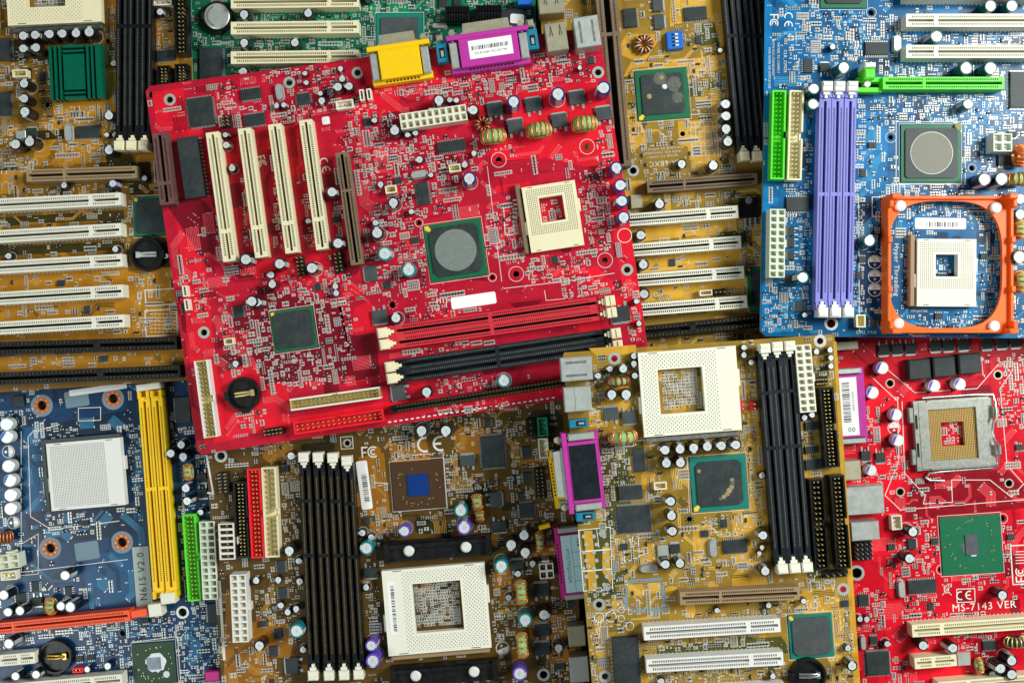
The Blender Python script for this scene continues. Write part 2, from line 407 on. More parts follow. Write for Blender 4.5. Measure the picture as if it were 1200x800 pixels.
def slot_mesh(name, Ln, Wd, h, col, pitch, holew, rows, groove, keys, endw=3., pitm='pit', depth=3., tick=None, gfloor='pit_black', rim=True):
    """edge connector along +x: contact pits in rows, a central groove cut by solid keys (fractions of length)"""
    m = MB(); xs = [-Ln/2, -Ln/2+endw]; n = int((Ln-2*endw-.6)/pitch); x = -n*pitch/2
    kind = [0]
    kz = [k*Ln-Ln/2 for k in keys]
    xs = [-Ln/2, -Ln/2+endw*.45, -n*pitch/2]; kinds = ['e', 'g']
    for i in range(n):
        c = -n*pitch/2+(i+.5)*pitch
        xs.append(c-pitch*.28); kinds.append('s'); xs.append(c+pitch*.28); kinds.append('h'); xs.append(-n*pitch/2+(i+1)*pitch); kinds.append('s')
    xs += [Ln/2-endw*.45, Ln/2]; kinds += ['g', 'e']
    g = groove/2; yr = rows; ys = [-Wd/2, -yr-holew/2, -yr+holew/2, -g, g, yr-holew/2, yr+holew/2, Wd/2]
    H = []; M = []
    for i, kd in enumerate(kinds):
        c = (xs[i]+xs[i+1])/2; inkey = any(abs(c-z) < pitch*.85 for z in kz)
        hh = [h]*7; mm = [col]*7
        if kd in 'sgh' and not inkey: hh[3] = h-7; mm[3] = gfloor
        if kd == 'h' and not inkey:
            for j in (1, 5): hh[j] = h-depth; mm[j] = pitm
        if inkey: hh[3] = h-.25
        H.append(hh); M.append(mm)
    m.hf(xs, ys, H, M)
    if tick:      # solder legs showing along both feet
        for i in range(0, n, 2):
            c = -n*pitch/2+(i+.5)*pitch
            for s_ in (-1, 1): m.box(c, s_*(Wd/2+.35), 0, .5, .5, .7, tick)
    return m
SLOTS = dict(
    pci=dict(Ln=84.8, Wd=8.4, h=11., pitch=1.36, holew=1.5, rows=2.3, groove=1.7, keys=(.77,)),
    agp=dict(Ln=73., Wd=8.0, h=11., pitch=1.3, holew=1.3, rows=2.4, groove=1.9, keys=(.66,), endw=3.),
    isa=dict(Ln=138., Wd=8.6, h=10., pitch=2.54, holew=1.5, rows=2.5, groove=2.2, keys=(.62,), pitm='goldpale', depth=1.5),
    pcie=dict(Ln=89., Wd=7.4, h=11., pitch=1.15, holew=1.2, rows=2.2, groove=1.6, keys=(.86,)),
    pcie1=dict(Ln=25., Wd=7.6, h=11., pitch=1.3, holew=1.2, rows=2.2, groove=1.6, keys=(.55,)),
    cpu=dict(Ln=138., Wd=14., h=13., pitch=1.3, holew=1.2, rows=4.6, groove=4.2, keys=(.42,)),
    cnr=dict(Ln=46., Wd=9.4, h=11., pitch=1.3, holew=1.3, rows=2.9, groove=2.2, keys=(.7,)),
    thin=dict(Ln=120., Wd=5.0, h=8., pitch=2.3, holew=1.2, rows=1.5, groove=.6, keys=(), pitm='gold', depth=1.0),
    dimm=dict(Ln=134., Wd=7.6, h=9.5, pitch=1.27, holew=1.0, rows=2.3, groove=1.8, keys=(.47,), endw=7., depth=.5),
    sdr=dict(Ln=134., Wd=7.6, h=9.5, pitch=1.27, holew=1.0, rows=2.3, groove=1.8, keys=(.18, .45), endw=7., depth=.5))
NAMES = dict(pci='pci_slot', agp='graphics_slot', isa='isa_slot', pcie='graphics_slot', pcie1='short_expansion_slot', cpu='processor_slot', cnr='riser_slot', thin='edge_slot', dimm='memory_slot', sdr='memory_slot')
def slot(kind, col, p1, p2, pit='pit', tick=None, latch=None, ends='ab', off=6.2, lab=None):
    sp = dict(SLOTS[kind]); h = sp['h']; c, ln, a = span(p1, p2, h)
    if pit != 'pit' and 'pitm' not in sp: sp['pitm'] = pit
    me = cached(('slot', kind, col, pit, tick), lambda: slot_mesh(NAMES[kind], col=col, tick=tick, **sp))
    o = obj(NAMES[kind], me, B.e, (c[0], c[1], 0), a, (ln/sp['Ln'], 1, 1))
    if lab: o['label'] = lab
    B.mark(c[0], c[1], ln, sp['Wd'], a, .8)
    if kind in ('dimm', 'sdr'):
        def tower():
            m = MB()
            for t in (-1, 1): m.box(1.5, t*2.9, 0, h+1.5, 5, 1.8, col)
            m.box(2, 0, 0, 5, 5, 4.2, col); return m
        for s_ in (-1, 1): obj('end_tower', cached(('tower', kind, col), tower), o, (s_*sp['Ln']/2, 0, 0), 0 if s_ > 0 else math.pi)
        def lt():
            m = MB(); lc = latch or 'cream'
            m.bbox(0, 0, 5, 14.5, 6.4, 6.6, lc, .5); m.box(-4.0, 0, 4, 12.5, 2.2, 4.2, lc); m.box(-5.9, 0, 4, 11.5, 2.4, 2.0, lc); m.box(0, 0, 0, 5, 3, 3.6, lc)
            m.box(1.2, 0, 14.5, 15.2, 2.0, 5.2, lc); return m
        lm = cached(('latch', latch), lt)
        for e, s_ in (('a', -1), ('b', 1)):
            if e in ends: obj('latch', lm, o, (s_*(sp['Ln']/2+off+2.2), 0, 0), 0 if s_ > 0 else math.pi)
        B.mark(c[0], c[1], ln+28, sp['Wd'], a, .3)
    return o
def shroud(x1, y1, x2, y2, w, col, rows=2, n=20, pin='goldpale', h=9., name='ribbon_connector', floor=None, notch=True):
    """box header with pins: the ends of its top in the photo and its width in pixels"""
    c, ln, a = span((x1, y1), (x2, y2), h); wd = q25(w*B.k(h)); ln = q25(ln, .5)
    def mk():
        m = MB(); t = 1.1; g = 2.2
        xs = [-ln/2, -ln/2+t, -g, g, ln/2-t, ln/2]; ys = [-wd/2, -wd/2+t, wd/2-t, wd/2]
        H = [[h]*3, [h, 2.5, h], [h, 2.5, 3.5 if notch else h], [h, 2.5, h], [h]*3]
        m.hf(xs, ys, H, [[col, floor or col, col]]*5)
        px = (ln-2*t-2)/max(1, n-1)
        for i in range(n):
            for j in range(rows):
                m.box(-ln/2+t+1+i*px, (j-(rows-1)/2)*2.54*min(1, wd/8.5), 2.5, 8.2, .7, .7, pin)
        return m
    o = obj(name, cached(('shroud', ln, wd, col, rows, n, pin, h, floor), mk), B.e, (c[0], c[1], 0), a)
    B.mark(c[0], c[1], ln, wd, a, .6); return o
def power(x1, y1, x2, y2, w, n=10, rows=2, col='ivory', h=12., inner='cream', name='power_connector'):
    c, ln, a = span((x1, y1), (x2, y2), h); wd = q25(w*B.k(h)); ln = q25(ln, .5)
    def mk():
        m = MB(); xs = [-ln/2]; ys = [-wd/2]; px, py = ln/n, wd/rows; t = .7
        for i in range(n): xs += [-ln/2+i*px+t, -ln/2+(i+1)*px-t]
        for j in range(rows): ys += [-wd/2+j*py+t, -wd/2+(j+1)*py-t]
        xs.append(ln/2); ys.append(wd/2)
        H = [[(h-3.0 if (i % 2 and j % 2) else h) for j in range(len(ys)-1)] for i in range(len(xs)-1)]
        M = [[(inner if (i % 2 and j % 2) else col) for j in range(len(ys)-1)] for i in range(len(xs)-1)]
        m.hf(xs, ys, H, M)
        for i in range(n):
            for j in range(rows): m.box(-ln/2+(i+.5)*px, -wd/2+(j+.5)*py, h-3.0, h-2.5, 1.2, 1.2, 'tanslot')
        m.bbox(0, wd/2+.8, 1, 9, 5, 1.6, col)
        return m
    o = obj(name, cached(('power', ln, wd, n, rows, col), mk), B.e, (c[0], c[1], 0), a)
    B.mark(c[0], c[1], ln, wd+2, a, .6); return o
def header(x, y, w, h, nx, ny, col='black', pin='goldpale', th=8., name='pin_header', a=0., base=2.5):
    k = B.k(th); sx, sy = q25(w*k), q25(h*k); p = B.L(x, y, th)
    def mk():
        m = MB(); m.bbox(0, 0, 0, base, sx, sy, col, .3)
        for i in range(nx):
            for j in range(ny): m.box((i-(nx-1)/2)*sx/nx, (j-(ny-1)/2)*sy/ny, base, th, .64, .64, pin)
        return m
    o = obj(name, cached(('header', sx, sy, nx, ny, col, pin, th, base), mk), B.e, (p[0], p[1], 0), R(a)); B.mark(p[0], p[1], sx, sy, R(a)); return o
def block(name, x, y, w, h, th, col, a=0., extra=None, bev=.4, z0=0.):
    k = B.k(th); sx, sy = w*k, h*k; p = B.L(x, y, th); m = MB(); m.bbox(0, 0, z0, th, sx, sy, col, bev)
    if extra: extra(m, sx, sy, th)
    o = obj(name, m.mesh(name), B.e, (p[0], p[1], 0), R(a)); B.mark(p[0], p[1], sx, sy, R(a)); return o
def small_conn(x, y, w, h, n=3, col='ivory', horiz=True, a=0., th=6.):
    """open-topped little connector with pins"""
    k = B.k(th); sx, sy = q25(w*k), q25(h*k); p = B.L(x, y, th)
    def mk():
        m = MB(); t = .8; xs = [-sx/2, -sx/2+t, sx/2-t, sx/2]; ys = [-sy/2, -sy/2+t, sy/2-t, sy/2]
        m.hf(xs, ys, [[th]*3, [th, 2, th], [th]*3], [[col]*3]*3)
        for i in range(n):
            t = (i-(n-1)/2)*((sx if horiz else sy)-2)/n; m.box(t if horiz else 0, 0 if horiz else t, 2, th-.5, .7, .7, 'gold')
        return m
    o = obj('small_connector', cached(('conn', sx, sy, n, col, horiz, th), mk), B.e, (p[0], p[1], 0), R(a)); B.mark(p[0], p[1], sx, sy, R(a)); return o
def crystal(x, y, w, h, a=0.):
    th = 3.6; k = B.k(th); sx, sy = w*k, h*k; p = B.L(x, y, th); L_, r = max(sx, sy), min(sx, sy)/2
    m = MB(); d = L_/2-r; pts = [(d+r*math.cos(R(t)), r*math.sin(R(t))) for t in range(-90, 91, 15)]+[(-d-r*math.cos(R(t)), -r*math.sin(R(t))) for t in range(-90, 91, 15)]
    m.prism([(u*1.08, v*1.14) for u, v in pts], .1, .7, 'metal'); m.prism(pts, .7, th-.4, 'metal')
    s_ = [(u*.96, v*.88) for u, v in pts]
    for i in range(len(pts)):
        j = (i+1) % len(pts); m.face([(*pts[i], th-.4), (*pts[j], th-.4), (*s_[j], th), (*s_[i], th)], 'nickel')
    m.face([(*q, th) for q in s_], 'metal')
    o = obj('crystal', m.mesh('crystal'), B.e, (p[0], p[1], 0), R(a)+(math.pi/2 if sy > sx else 0)); B.mark(p[0], p[1], sx, sy, R(a)); return o
def choke(x, y, w, h, core='core', n=8, wire='copper', a=0.):
    """toroid standing on edge, wound with wire: long side of the w x h pixel box is the ring's diameter"""
    hh = 9.; k = B.k(hh); sx, sy = w*k, h*k; L_, t_ = q25(max(sx, sy), .5), q25(min(sx, sy), .5); p = B.L(x, y, hh)
    def mk():
        m = MB(); rw = .55; Rm = L_*.32; ra = L_*.18-rw; rb = t_/2-rw*1.6
        def cs(t, j, n2, ea=0., eb=0.):
            f = 2*math.pi*j/n2; rr = Rm+(ra+ea)*math.cos(f)
            return (rr*math.cos(t), (rb+eb)*math.sin(f), rr*math.sin(t)+L_*.42)
        n1, n2 = 22, 10
        for i in range(n1):
            for j in range(n2):
                t, u = 2*math.pi*i/n1, 2*math.pi*(i+1)/n1
                m.face([cs(t, j, n2), cs(t, j+1, n2), cs(u, j+1, n2), cs(u, j, n2)], core, True)
        for i in range(n):
            t = math.pi*(i+.5)/n*1.08-.04*math.pi
            m.tube([cs(t, j, 12, rw*.7, rw*.7) for j in range(12)], rw, wire, 6, True)
        return m
    o = obj('inductor', cached(('choke', L_, t_, core, n, wire), mk), B.e, (p[0], p[1], 0), R(a)+(math.pi/2 if sy > sx else 0)); B.mark(p[0], p[1], sx, sy, R(a)); return o
def flat_choke(x, y, r, wire='copperwhite', core='coredark', n=13):
    th = 5.; rm = r*B.k(th); p = B.L(x, y, th); m = MB(); Rm = rm*.66; ra = rm*.26; 
    def cs(t, f, e=0.): q = Rm+(ra+e)*math.cos(f); return (q*math.cos(t), q*math.sin(t), ra+e*1+1.0+(ra+e)*math.sin(f))
    for i in range(24):
        for j in range(8):
            t, u = 2*math.pi*i/24, 2*math.pi*(i+1)/24; m.face([cs(t, 2*math.pi*j/8), cs(u, 2*math.pi*j/8), cs(u, 2*math.pi*(j+1)/8), cs(t, 2*math.pi*(j+1)/8)], core, True)
    for i in range(n):
        m.tube([cs(2*math.pi*i/n, 2*math.pi*j/10, .3) for j in range(10)], .5, wire if i % 2 else 'copper', 6, True)
    o = obj('inductor', m.mesh('inductor'), B.e, (p[0], p[1], 0)); B.mark(p[0], p[1], rm*2, rm*2); return o
def battery(x, y, r, coin=False, clip='metal', a=0.):
    th = 5.5; rm = r*B.k(th); p = B.L(x, y, th); m = MB()
    m.cyl(0, 0, 0, th-.5, rm, 'black', n=40, cap=False); m.cyl(0, 0, th-.5, th, rm, 'black', n=40, r1=rm*.96, cap=False)
    m.ring(0, 0, th, rm*.86, rm*.96, 'black', 40); m.cyl(0, 0, th-3, th-3, rm*.86, 'black', n=40)
    for i in range(40):
        t, u = 2*math.pi*i/40, 2*math.pi*(i+1)/40; q = rm*.86
        m.face([(q*math.cos(u), q*math.sin(u), th-3), (q*math.cos(t), q*math.sin(t), th-3), (q*math.cos(t), q*math.sin(t), th), (q*math.cos(u), q*math.sin(u), th)], 'black')
    m.bbox(-rm*.98, 0, 0, th+1, rm*.22, rm*.5, 'black', .4); m.bbox(0, -rm*1.02, 0, th-.8, rm*.5, rm*.2, 'black', .4)
    o = obj('battery_holder', m.mesh('battery_holder'), B.e, (p[0], p[1], 0), R(a))
    if coin:
        c = MB(); c.cyl(0, 0, th-2.9, th-.3, rm*.84, 'nickel', n=40, cap=False); c.cyl(0, 0, th-.3, th, rm*.84, 'metal', n=40, r1=rm*.78)
        for i in range(16):
            t = R(115+i*9); c.box(rm*.64*math.cos(t), rm*.64*math.sin(t), th, th+.03, .8, 1.3, 'aluline', t+math.pi/2)
        obj('coin_cell', c.mesh('coin_cell'), o)
    else:
        c = MB()
        for s_ in (-1, 1): c.tube([(-rm*.5, s_*rm*.09, th-2.4), (0, s_*rm*.09, th-.8), (rm*.45, s_*rm*.07, th-.5), (rm*.6, s_*rm*.02, th-1)], .9, clip, 6)
        c.box(rm*.55, 0, th-3, th-.2, rm*.22, rm*.36, clip); obj('contact_spring', c.mesh('contact_spring'), o)
    B.mark(p[0], p[1], rm*2, rm*2); return o
def socket(x, y, w, h, cut=None, band=('b', .2), pitch=1.27, stag=False, col='ivory', a=0., lever='l', levm='tanslot', th=7., margin=1.5, name='processor_socket', base=None):
    """pin-grid processor socket; cut = (cx, cy, w, h) in photo pixels, band = pinless strip (side, fraction)"""
    k = B.k(th); sx, sy = w*k, h*k; p = B.L(x, y, th); ar = R(a)
    x0, x1, y0, y1 = -sx/2+margin, sx/2-margin, -sy/2+margin, sy/2-margin
    sd, fr = band
    if sd == 'b': y0 = -sy/2+sy*fr
    if sd == 't': y1 = sy/2-sy*fr
    if sd == 'l': x0 = -sx/2+sx*fr
    if sd == 'r': x1 = sx/2-sx*fr
    if cut:
        q = B.L(cut[0], cut[1], th); dx, dy = q[0]-p[0], q[1]-p[1]; c_, d_ = math.cos(ar), math.sin(ar)
        u, v = dx*c_+dy*d_, -dx*d_+dy*c_; cw, ch = cut[2]*k/2, cut[3]*k/2; cut = (u-cw, u+cw, v-ch, v+ch)
    def grid(lo, hi, full):
        n = int((hi-lo)/pitch); s0 = (lo+hi)/2-(n-1)*pitch/2; g = [-full/2]; f = ['s']
        for i in range(n): g += [s0+i*pitch-.3, s0+i*pitch+.3]; f += ['h', 's']
        g.append(full/2); return g, f
    xs, fx = grid(x0, x1, sx); ys, fy = grid(y0, y1, sy)
    if cut:                                    # snap the opening to the grid of pin holes
        def snap(g, val): return min(range(1, len(g)-1), key=lambda i: abs(g[i]-val))
        i0, i1, j0, j1 = snap(xs, cut[0]), snap(xs, cut[1]), snap(ys, cut[2]), snap(ys, cut[3])
    H, M = [], []; hi_ = 0
    for i in range(len(xs)-1):
        r1, m1 = [], []
        for j in range(len(ys)-1):
            if cut and i0 <= i < i1 and j0 <= j < j1: r1.append(None); m1.append(col); continue
            edge = cut and i0-2 <= i < i1+2 and j0-2 <= j < j1+2
            hole = fx[i] == 'h' and fy[j] == 'h' and not edge and (not stag or (i//2+j//2) % 2 == 0)
            r1.append(th-1.6 if hole else th); m1.append('pit' if hole else col)
        H.append(r1); M.append(m1)
    m = MB(); m.hf(xs, ys, H, M, .8)
    for t in (-.35, .35):                       # slim dark catches along the edges
        m.box(t*sx, sy/2-.9, th, th+.05, sx*.09, .45, 'pit'); m.box(t*sx, -sy/2+.9, th, th+.05, sx*.09, .45, 'pit')
    if base: m.box(base[0]*k, -base[1]*k, 0, th-2, sx+base[2]*k, sy+base[3]*k, 'chip2')
    for s_ in (-1, 1): m.bbox(s_*(sx/2+.7), sy*.12*s_, 0, th-1.2, 1.4, sy*.2, col, .3)
    o = obj(name, m.mesh(name), B.e, (p[0], p[1], 0), ar)
    l = MB()
    if lever in 'lr':
        g = -1 if lever == 'l' else 1; l.bbox(g*(sx/2+2.6), 1.5, .5, th-1.5, 3.2, sy+3, levm, .5)
    else:
        g = -1 if lever == 'b' else 1; l.bbox(0, g*(sy/2+2.4), .5, th-2.5, sx*.96, 3., levm, .5)
    obj('lever', l.mesh('lever'), o)
    B.mark(p[0], p[1], sx, sy, ar, 2)
    if cut:
        cx, cy = (xs[i0]+xs[i1])/2, (ys[j0]+ys[j1])/2; c_, d_ = math.cos(ar), math.sin(ar)
        wx, wy = p[0]+cx*c_-cy*d_, p[1]+cx*d_+cy*c_; sxx, syy = xs[i1]-xs[i0], ys[j1]-ys[j0]
        mask = (abs(B.X-wx) < sxx/2-1) & (abs(B.Y-wy) < syy/2-1); B.occ[mask] = 0
        B.cuts = getattr(B, 'cuts', [])+[(wx-sxx/2, wy-syy/2, wx+sxx/2, wy+syy/2)]
    return o
def dsub(x, y, w, d, col, rot, name, th=13., shell='metal', brk=True, pins=True, shell_l=7., frame=None, body=.66, sticker=None):
    """D-shaped port seen from above; +y of its frame is the outward side; x, y = middle of its top, w along the board edge, d depth (pixels)"""
    k = B.k(th); sx, sy = w*k, d*k; p = B.L(x, y, th); m = MB()
    m.bbox(0, sy/2-1.6, 0, th-.3, sx, 3.2, col, .4)                       # front flange
    m.bbox(0, -.6, 1, th, sx*body, sy-5, col, .5)                         # body
    m.bbox(0, -sy/2+2.4, 0, th-6, sx*.97, 4.6, col, .4)                   # rear foot
    if pins:
        n = int(sx*.6/2.3)
        for i in range(n): m.box((i-(n-1)/2)*2.3, -sy/2+2.2, th-6.02, th-5.9, 1.2, 2.6, 'pit_black')
    o = obj(name, m.mesh(name), B.e, (p[0], p[1], 0), R(rot))
    s_ = MB(); hw = sx*.29
    s_.prism([(-hw, sy/2), (hw, sy/2), (hw-.6, sy/2+shell_l), (-hw+.6, sy/2+shell_l)], 3, th-2.2, shell)
    s_.box(0, sy/2+.5, 2, th-1.4, sx*.64, 1.0, shell)
    obj('metal_shell', s_.mesh('metal_shell'), o)
    for g in (-1, 1):
        if brk:
            b = MB(); b.bbox(g*(sx/2-sx*(1-body)*.27), -.8, 0, th-1.6, sx*(1-body)*.36, sy-7, 'metal', .6); b.box(g*(sx/2-sx*(1-body)*.27), sy/2-4.2, th-1.6, th-1.2, 1.5, 1.0, 'aluline'); obj('bracket', b.mesh('bracket'), o)
        n_ = MB(); n_.prism([(g*sx*.42+2.2*math.cos(R(t)), sy/2+2.2+1.0*0+2.6*math.sin(R(t))) for t in range(0, 360, 60)], 4, th-3, 'metaltan'); obj('jack_nut', n_.mesh('jack_nut'), o)
    if sticker:
        st = MB(); sticker(st, sx, sy, th); obj('sticker', st.mesh('sticker'), o)
    B.mark(p[0], p[1], sx, sy, R(rot)); return o
def can(name, x, y, w, h, th, col='metal', a=0., vents=None, lines=None):
    """pressed metal jack housing"""
    def ex(m, sx, sy, t):
        if lines == 'v':
            for s_ in (-.22, .22): m.tube([(s_*sx+q*sx*.06, sy*.42-abs(q)*sy*.38-(0 if abs(q) else .0), t+.04) for q in (-1, 0, 1)], .28, 'ink', 5)
        if lines == 'u':
            for s_ in (-.26, .26): m.bbox(s_*sx, 0, t, t+.25, sx*.09, sy*.72, 'nickel', .1)
        if lines == 'h':
            for s_ in (-.27, .27): m.bbox(0, s_*sy, t, t+.25, sx*.66, sy*.1, 'nickel', .1)
        if lines == 's': m.strip([(-sx*.1, sy*.48), (-sx*.1, .05*sy), (-sx*.05, 0), (-sx*.1, -.05*sy), (-sx*.1, -sy*.48)], .3, t+.05, 'aluline')
    return block(name, x, y, w, h, th, col, a, ex, .5)
def sticker(x, y, w, h, a=0., m='paper', bars=None, z=.32, name='sticker', rows=1):
    k = B.k(); sx, sy = w*k, h*k; p = B.L(x, y); b = MB(); r = min(1.2, sx*.2, sy*.2)
    pts = [(cx+r*math.cos(R(t+o_)), cy+r*math.sin(R(t+o_))) for cx, cy, o_ in ((sx/2-r, sy/2-r, 0), (-sx/2+r, sy/2-r, 90), (-sx/2+r, -sy/2+r, 180), (sx/2-r, -sy/2+r, 270)) for t in (0, 30, 60, 90)]
    b.prism(pts, .02, z, m)
    if bars: barcode(b, *[v*k for v in bars[:4]], z+.04, bars[4] if len(bars) > 4 else False)
    o = obj(name, b.mesh(name), B.e, (p[0], p[1], 0), R(a)); B.mark(p[0], p[1], sx, sy, R(a)); return o
def barcode(b, cx, cy, w, h, z, vert=False, seed=5):
    r = random.Random(seed+int(w*10)); t = -(h if vert else w)/2; e = -t
    while t < e:
        q = r.choice((.3, .3, .5, .8)); 
        if t+q > e: break
        if vert: b.face([(cx-w/2, cy+t, z), (cx+w/2, cy+t, z), (cx+w/2, cy+t+q, z), (cx-w/2, cy+t+q, z)], 'ink')
        else: b.face([(cx+t, cy-h/2, z), (cx+t+q, cy-h/2, z), (cx+t+q, cy+h/2, z), (cx+t, cy+h/2, z)], 'ink')
        t += q+r.choice((.3, .45, .7))
def text_into(b, s, cx, cy, size, rot, z, m):
    """flat lettering (mm), centred; joined into builder b"""
    cu = bpy.data.curves.new('t', 'FONT'); cu.body = s; cu.size = size; cu.align_x = 'CENTER'; cu.align_y = 'CENTER'; cu.resolution_u = 2; cu.space_character = 1.12
    o = bpy.data.objects.new('t', cu); COL.objects.link(o); me = o.to_mesh(); c, d = math.cos(rot), math.sin(rot)
    V = [(cx+v.co.x*c-v.co.y*d, cy+v.co.x*d+v.co.y*c, z) for v in me.vertices]; n = len(b.v); b.v.extend(V); k = b.mi(m)
    for f in me.polygons: b.f.append(tuple(n+i for i in f.vertices)); b.m.append(k); b.sm.append(False)
    o.to_mesh_clear(); bpy.data.objects.remove(o); bpy.data.curves.remove(cu)
def text(s, x, y, hpx, rot=0., m='silk', reserve=True):
    p = B.L(x, y); sz = hpx*B.k()/.7; text_into(B.silk, s, p[0], p[1], sz, R(rot), .2, m)
    if reserve: B.mark(p[0], p[1], sz*.62*len(s), sz*.9, R(rot), 0)
def sline(pts, w=.9, m='silk', closed=False):
    B.silk.strip([B.L(*p) for p in pts], w*B.k(), .21, m, closed)
def arc(cx, cy, r, a0, a1, rot, w, n=12):
    t0 = R(rot); k = B.k(); c = B.L(cx, cy)
    B.silk.strip([(c[0]+r*k*math.cos(t0+R(a0+(a1-a0)*i/n)), c[1]+r*k*math.sin(t0+R(a0+(a1-a0)*i/n))) for i in range(n+1)], w*k, .2, 'silk')
def ce_mark(x, y, r, rot=0.):
    """C and E of a conformity mark, centre in photo pixels"""
    k = B.k(); c = B.L(x, y); t = R(rot); d = r*1.15
    for s_ in (-1, 1):
        ux, uy = c[0]+s_*d*k*math.cos(t), c[1]+s_*d*k*math.sin(t)
        B.silk.strip([(ux+r*k*math.cos(t+R(70+220*i/12)), uy+r*k*math.sin(t+R(70+220*i/12))) for i in range(13)], r*.3*k, .2, 'silk')
        if s_ > 0: B.silk.strip([(ux-r*k*math.cos(t), uy-r*k*math.sin(t)), (ux+.1*r*k*math.cos(t), uy+.1*r*k*math.sin(t))], r*.3*k, .215, 'silk')
    B.mark(c[0], c[1], r*5*k, r*2.4*k, t, 0)
def fcc_mark(x, y, r, rot=0.):
    k = B.k(); c = B.L(x, y); t = R(rot)
    def q(u, v): return (c[0]+(u*math.cos(t)-v*math.sin(t))*r*k, c[1]+(u*math.sin(t)+v*math.cos(t))*r*k)
    B.silk.strip([q(-.5, 1), q(-1.6, 1), q(-1.6, -1)], .3*r*k, .2, 'silk'); B.silk.strip([q(-1.45, 0), q(-.8, 0)], .3*r*k, .2, 'silk')
    for rr in (1., .48): B.silk.strip([q(.55+rr*math.cos(R(50+260*i/12)), rr*math.sin(R(50+260*i/12))) for i in range(13)], .26*r*k, .2, 'silk')
    B.mark(c[0], c[1], r*4.4*k, r*2.4*k, t, 0)
def pour(pts, tone='pour'):
    B.pours = getattr(B, 'pours', [])+[([B.L(*p) for p in pts], tone, B.pz)]; B.pz += .008
def inside(pt, poly):
    r = False; n = len(poly)
    for i in range(n):
        (ax, ay), (bx, by) = poly[i], poly[(i+1) % n]
        if (ay > pt[1]) != (by > pt[1]) and pt[0] < (bx-ax)*(pt[1]-ay)/(by-ay)+ax: r = not r
    return r
def hole(x, y, r=4., ring=None, m='metal', nr=12, silk=None):
    p = B.L(x, y); k = B.k(); B.holes.append((p[0], p[1], r*k))
    if ring:
        b = MB(); b.ring(0, 0, .16, r*k*1.0, ring*k, m, 28)
        for i in range(8):
            t = i*math.pi/4; b.cyl((r+ring)/2*k*math.cos(t), (r+ring)/2*k*math.sin(t), .16, .24, .35, 'solder', n=8)
        o = obj('mounting_ring', b.mesh('mounting_ring'), B.e, (p[0], p[1], 0))
    q = max(ring or 0, r, silk or 0)*k; B.pocc[(abs(B.X-p[0]) < q+.5) & (abs(B.Y-p[1]) < q+.5)] = 1
    if silk: B.silk.ring(p[0], p[1], .2, silk*k-.3, silk*k, 'silk', 28)
    B.mark(p[0], p[1], q*2, q*2, 0, .4)
def halfdisc(x, y, r, a=0.):
    p = B.L(x, y); k = B.k(); B.silk.ring(p[0], p[1], .2, r*k*.9, r*k, 'silk', 24)
    B.silk.face([(p[0]+r*k*.82*math.cos(R(a+i*15)), p[1]+r*k*.82*math.sin(R(a+i*15)), .2) for i in range(13)], 'silk')
    for s_ in (-1, 1): B.pads.cyl(p[0]+s_*r*k*.4*math.cos(R(a+90)), p[1]+s_*r*k*.4*math.sin(R(a+90)), .22, .3, .9, 'solder', n=10)
    B.mark(p[0], p[1], r*2*k, r*2*k, 0, .2)

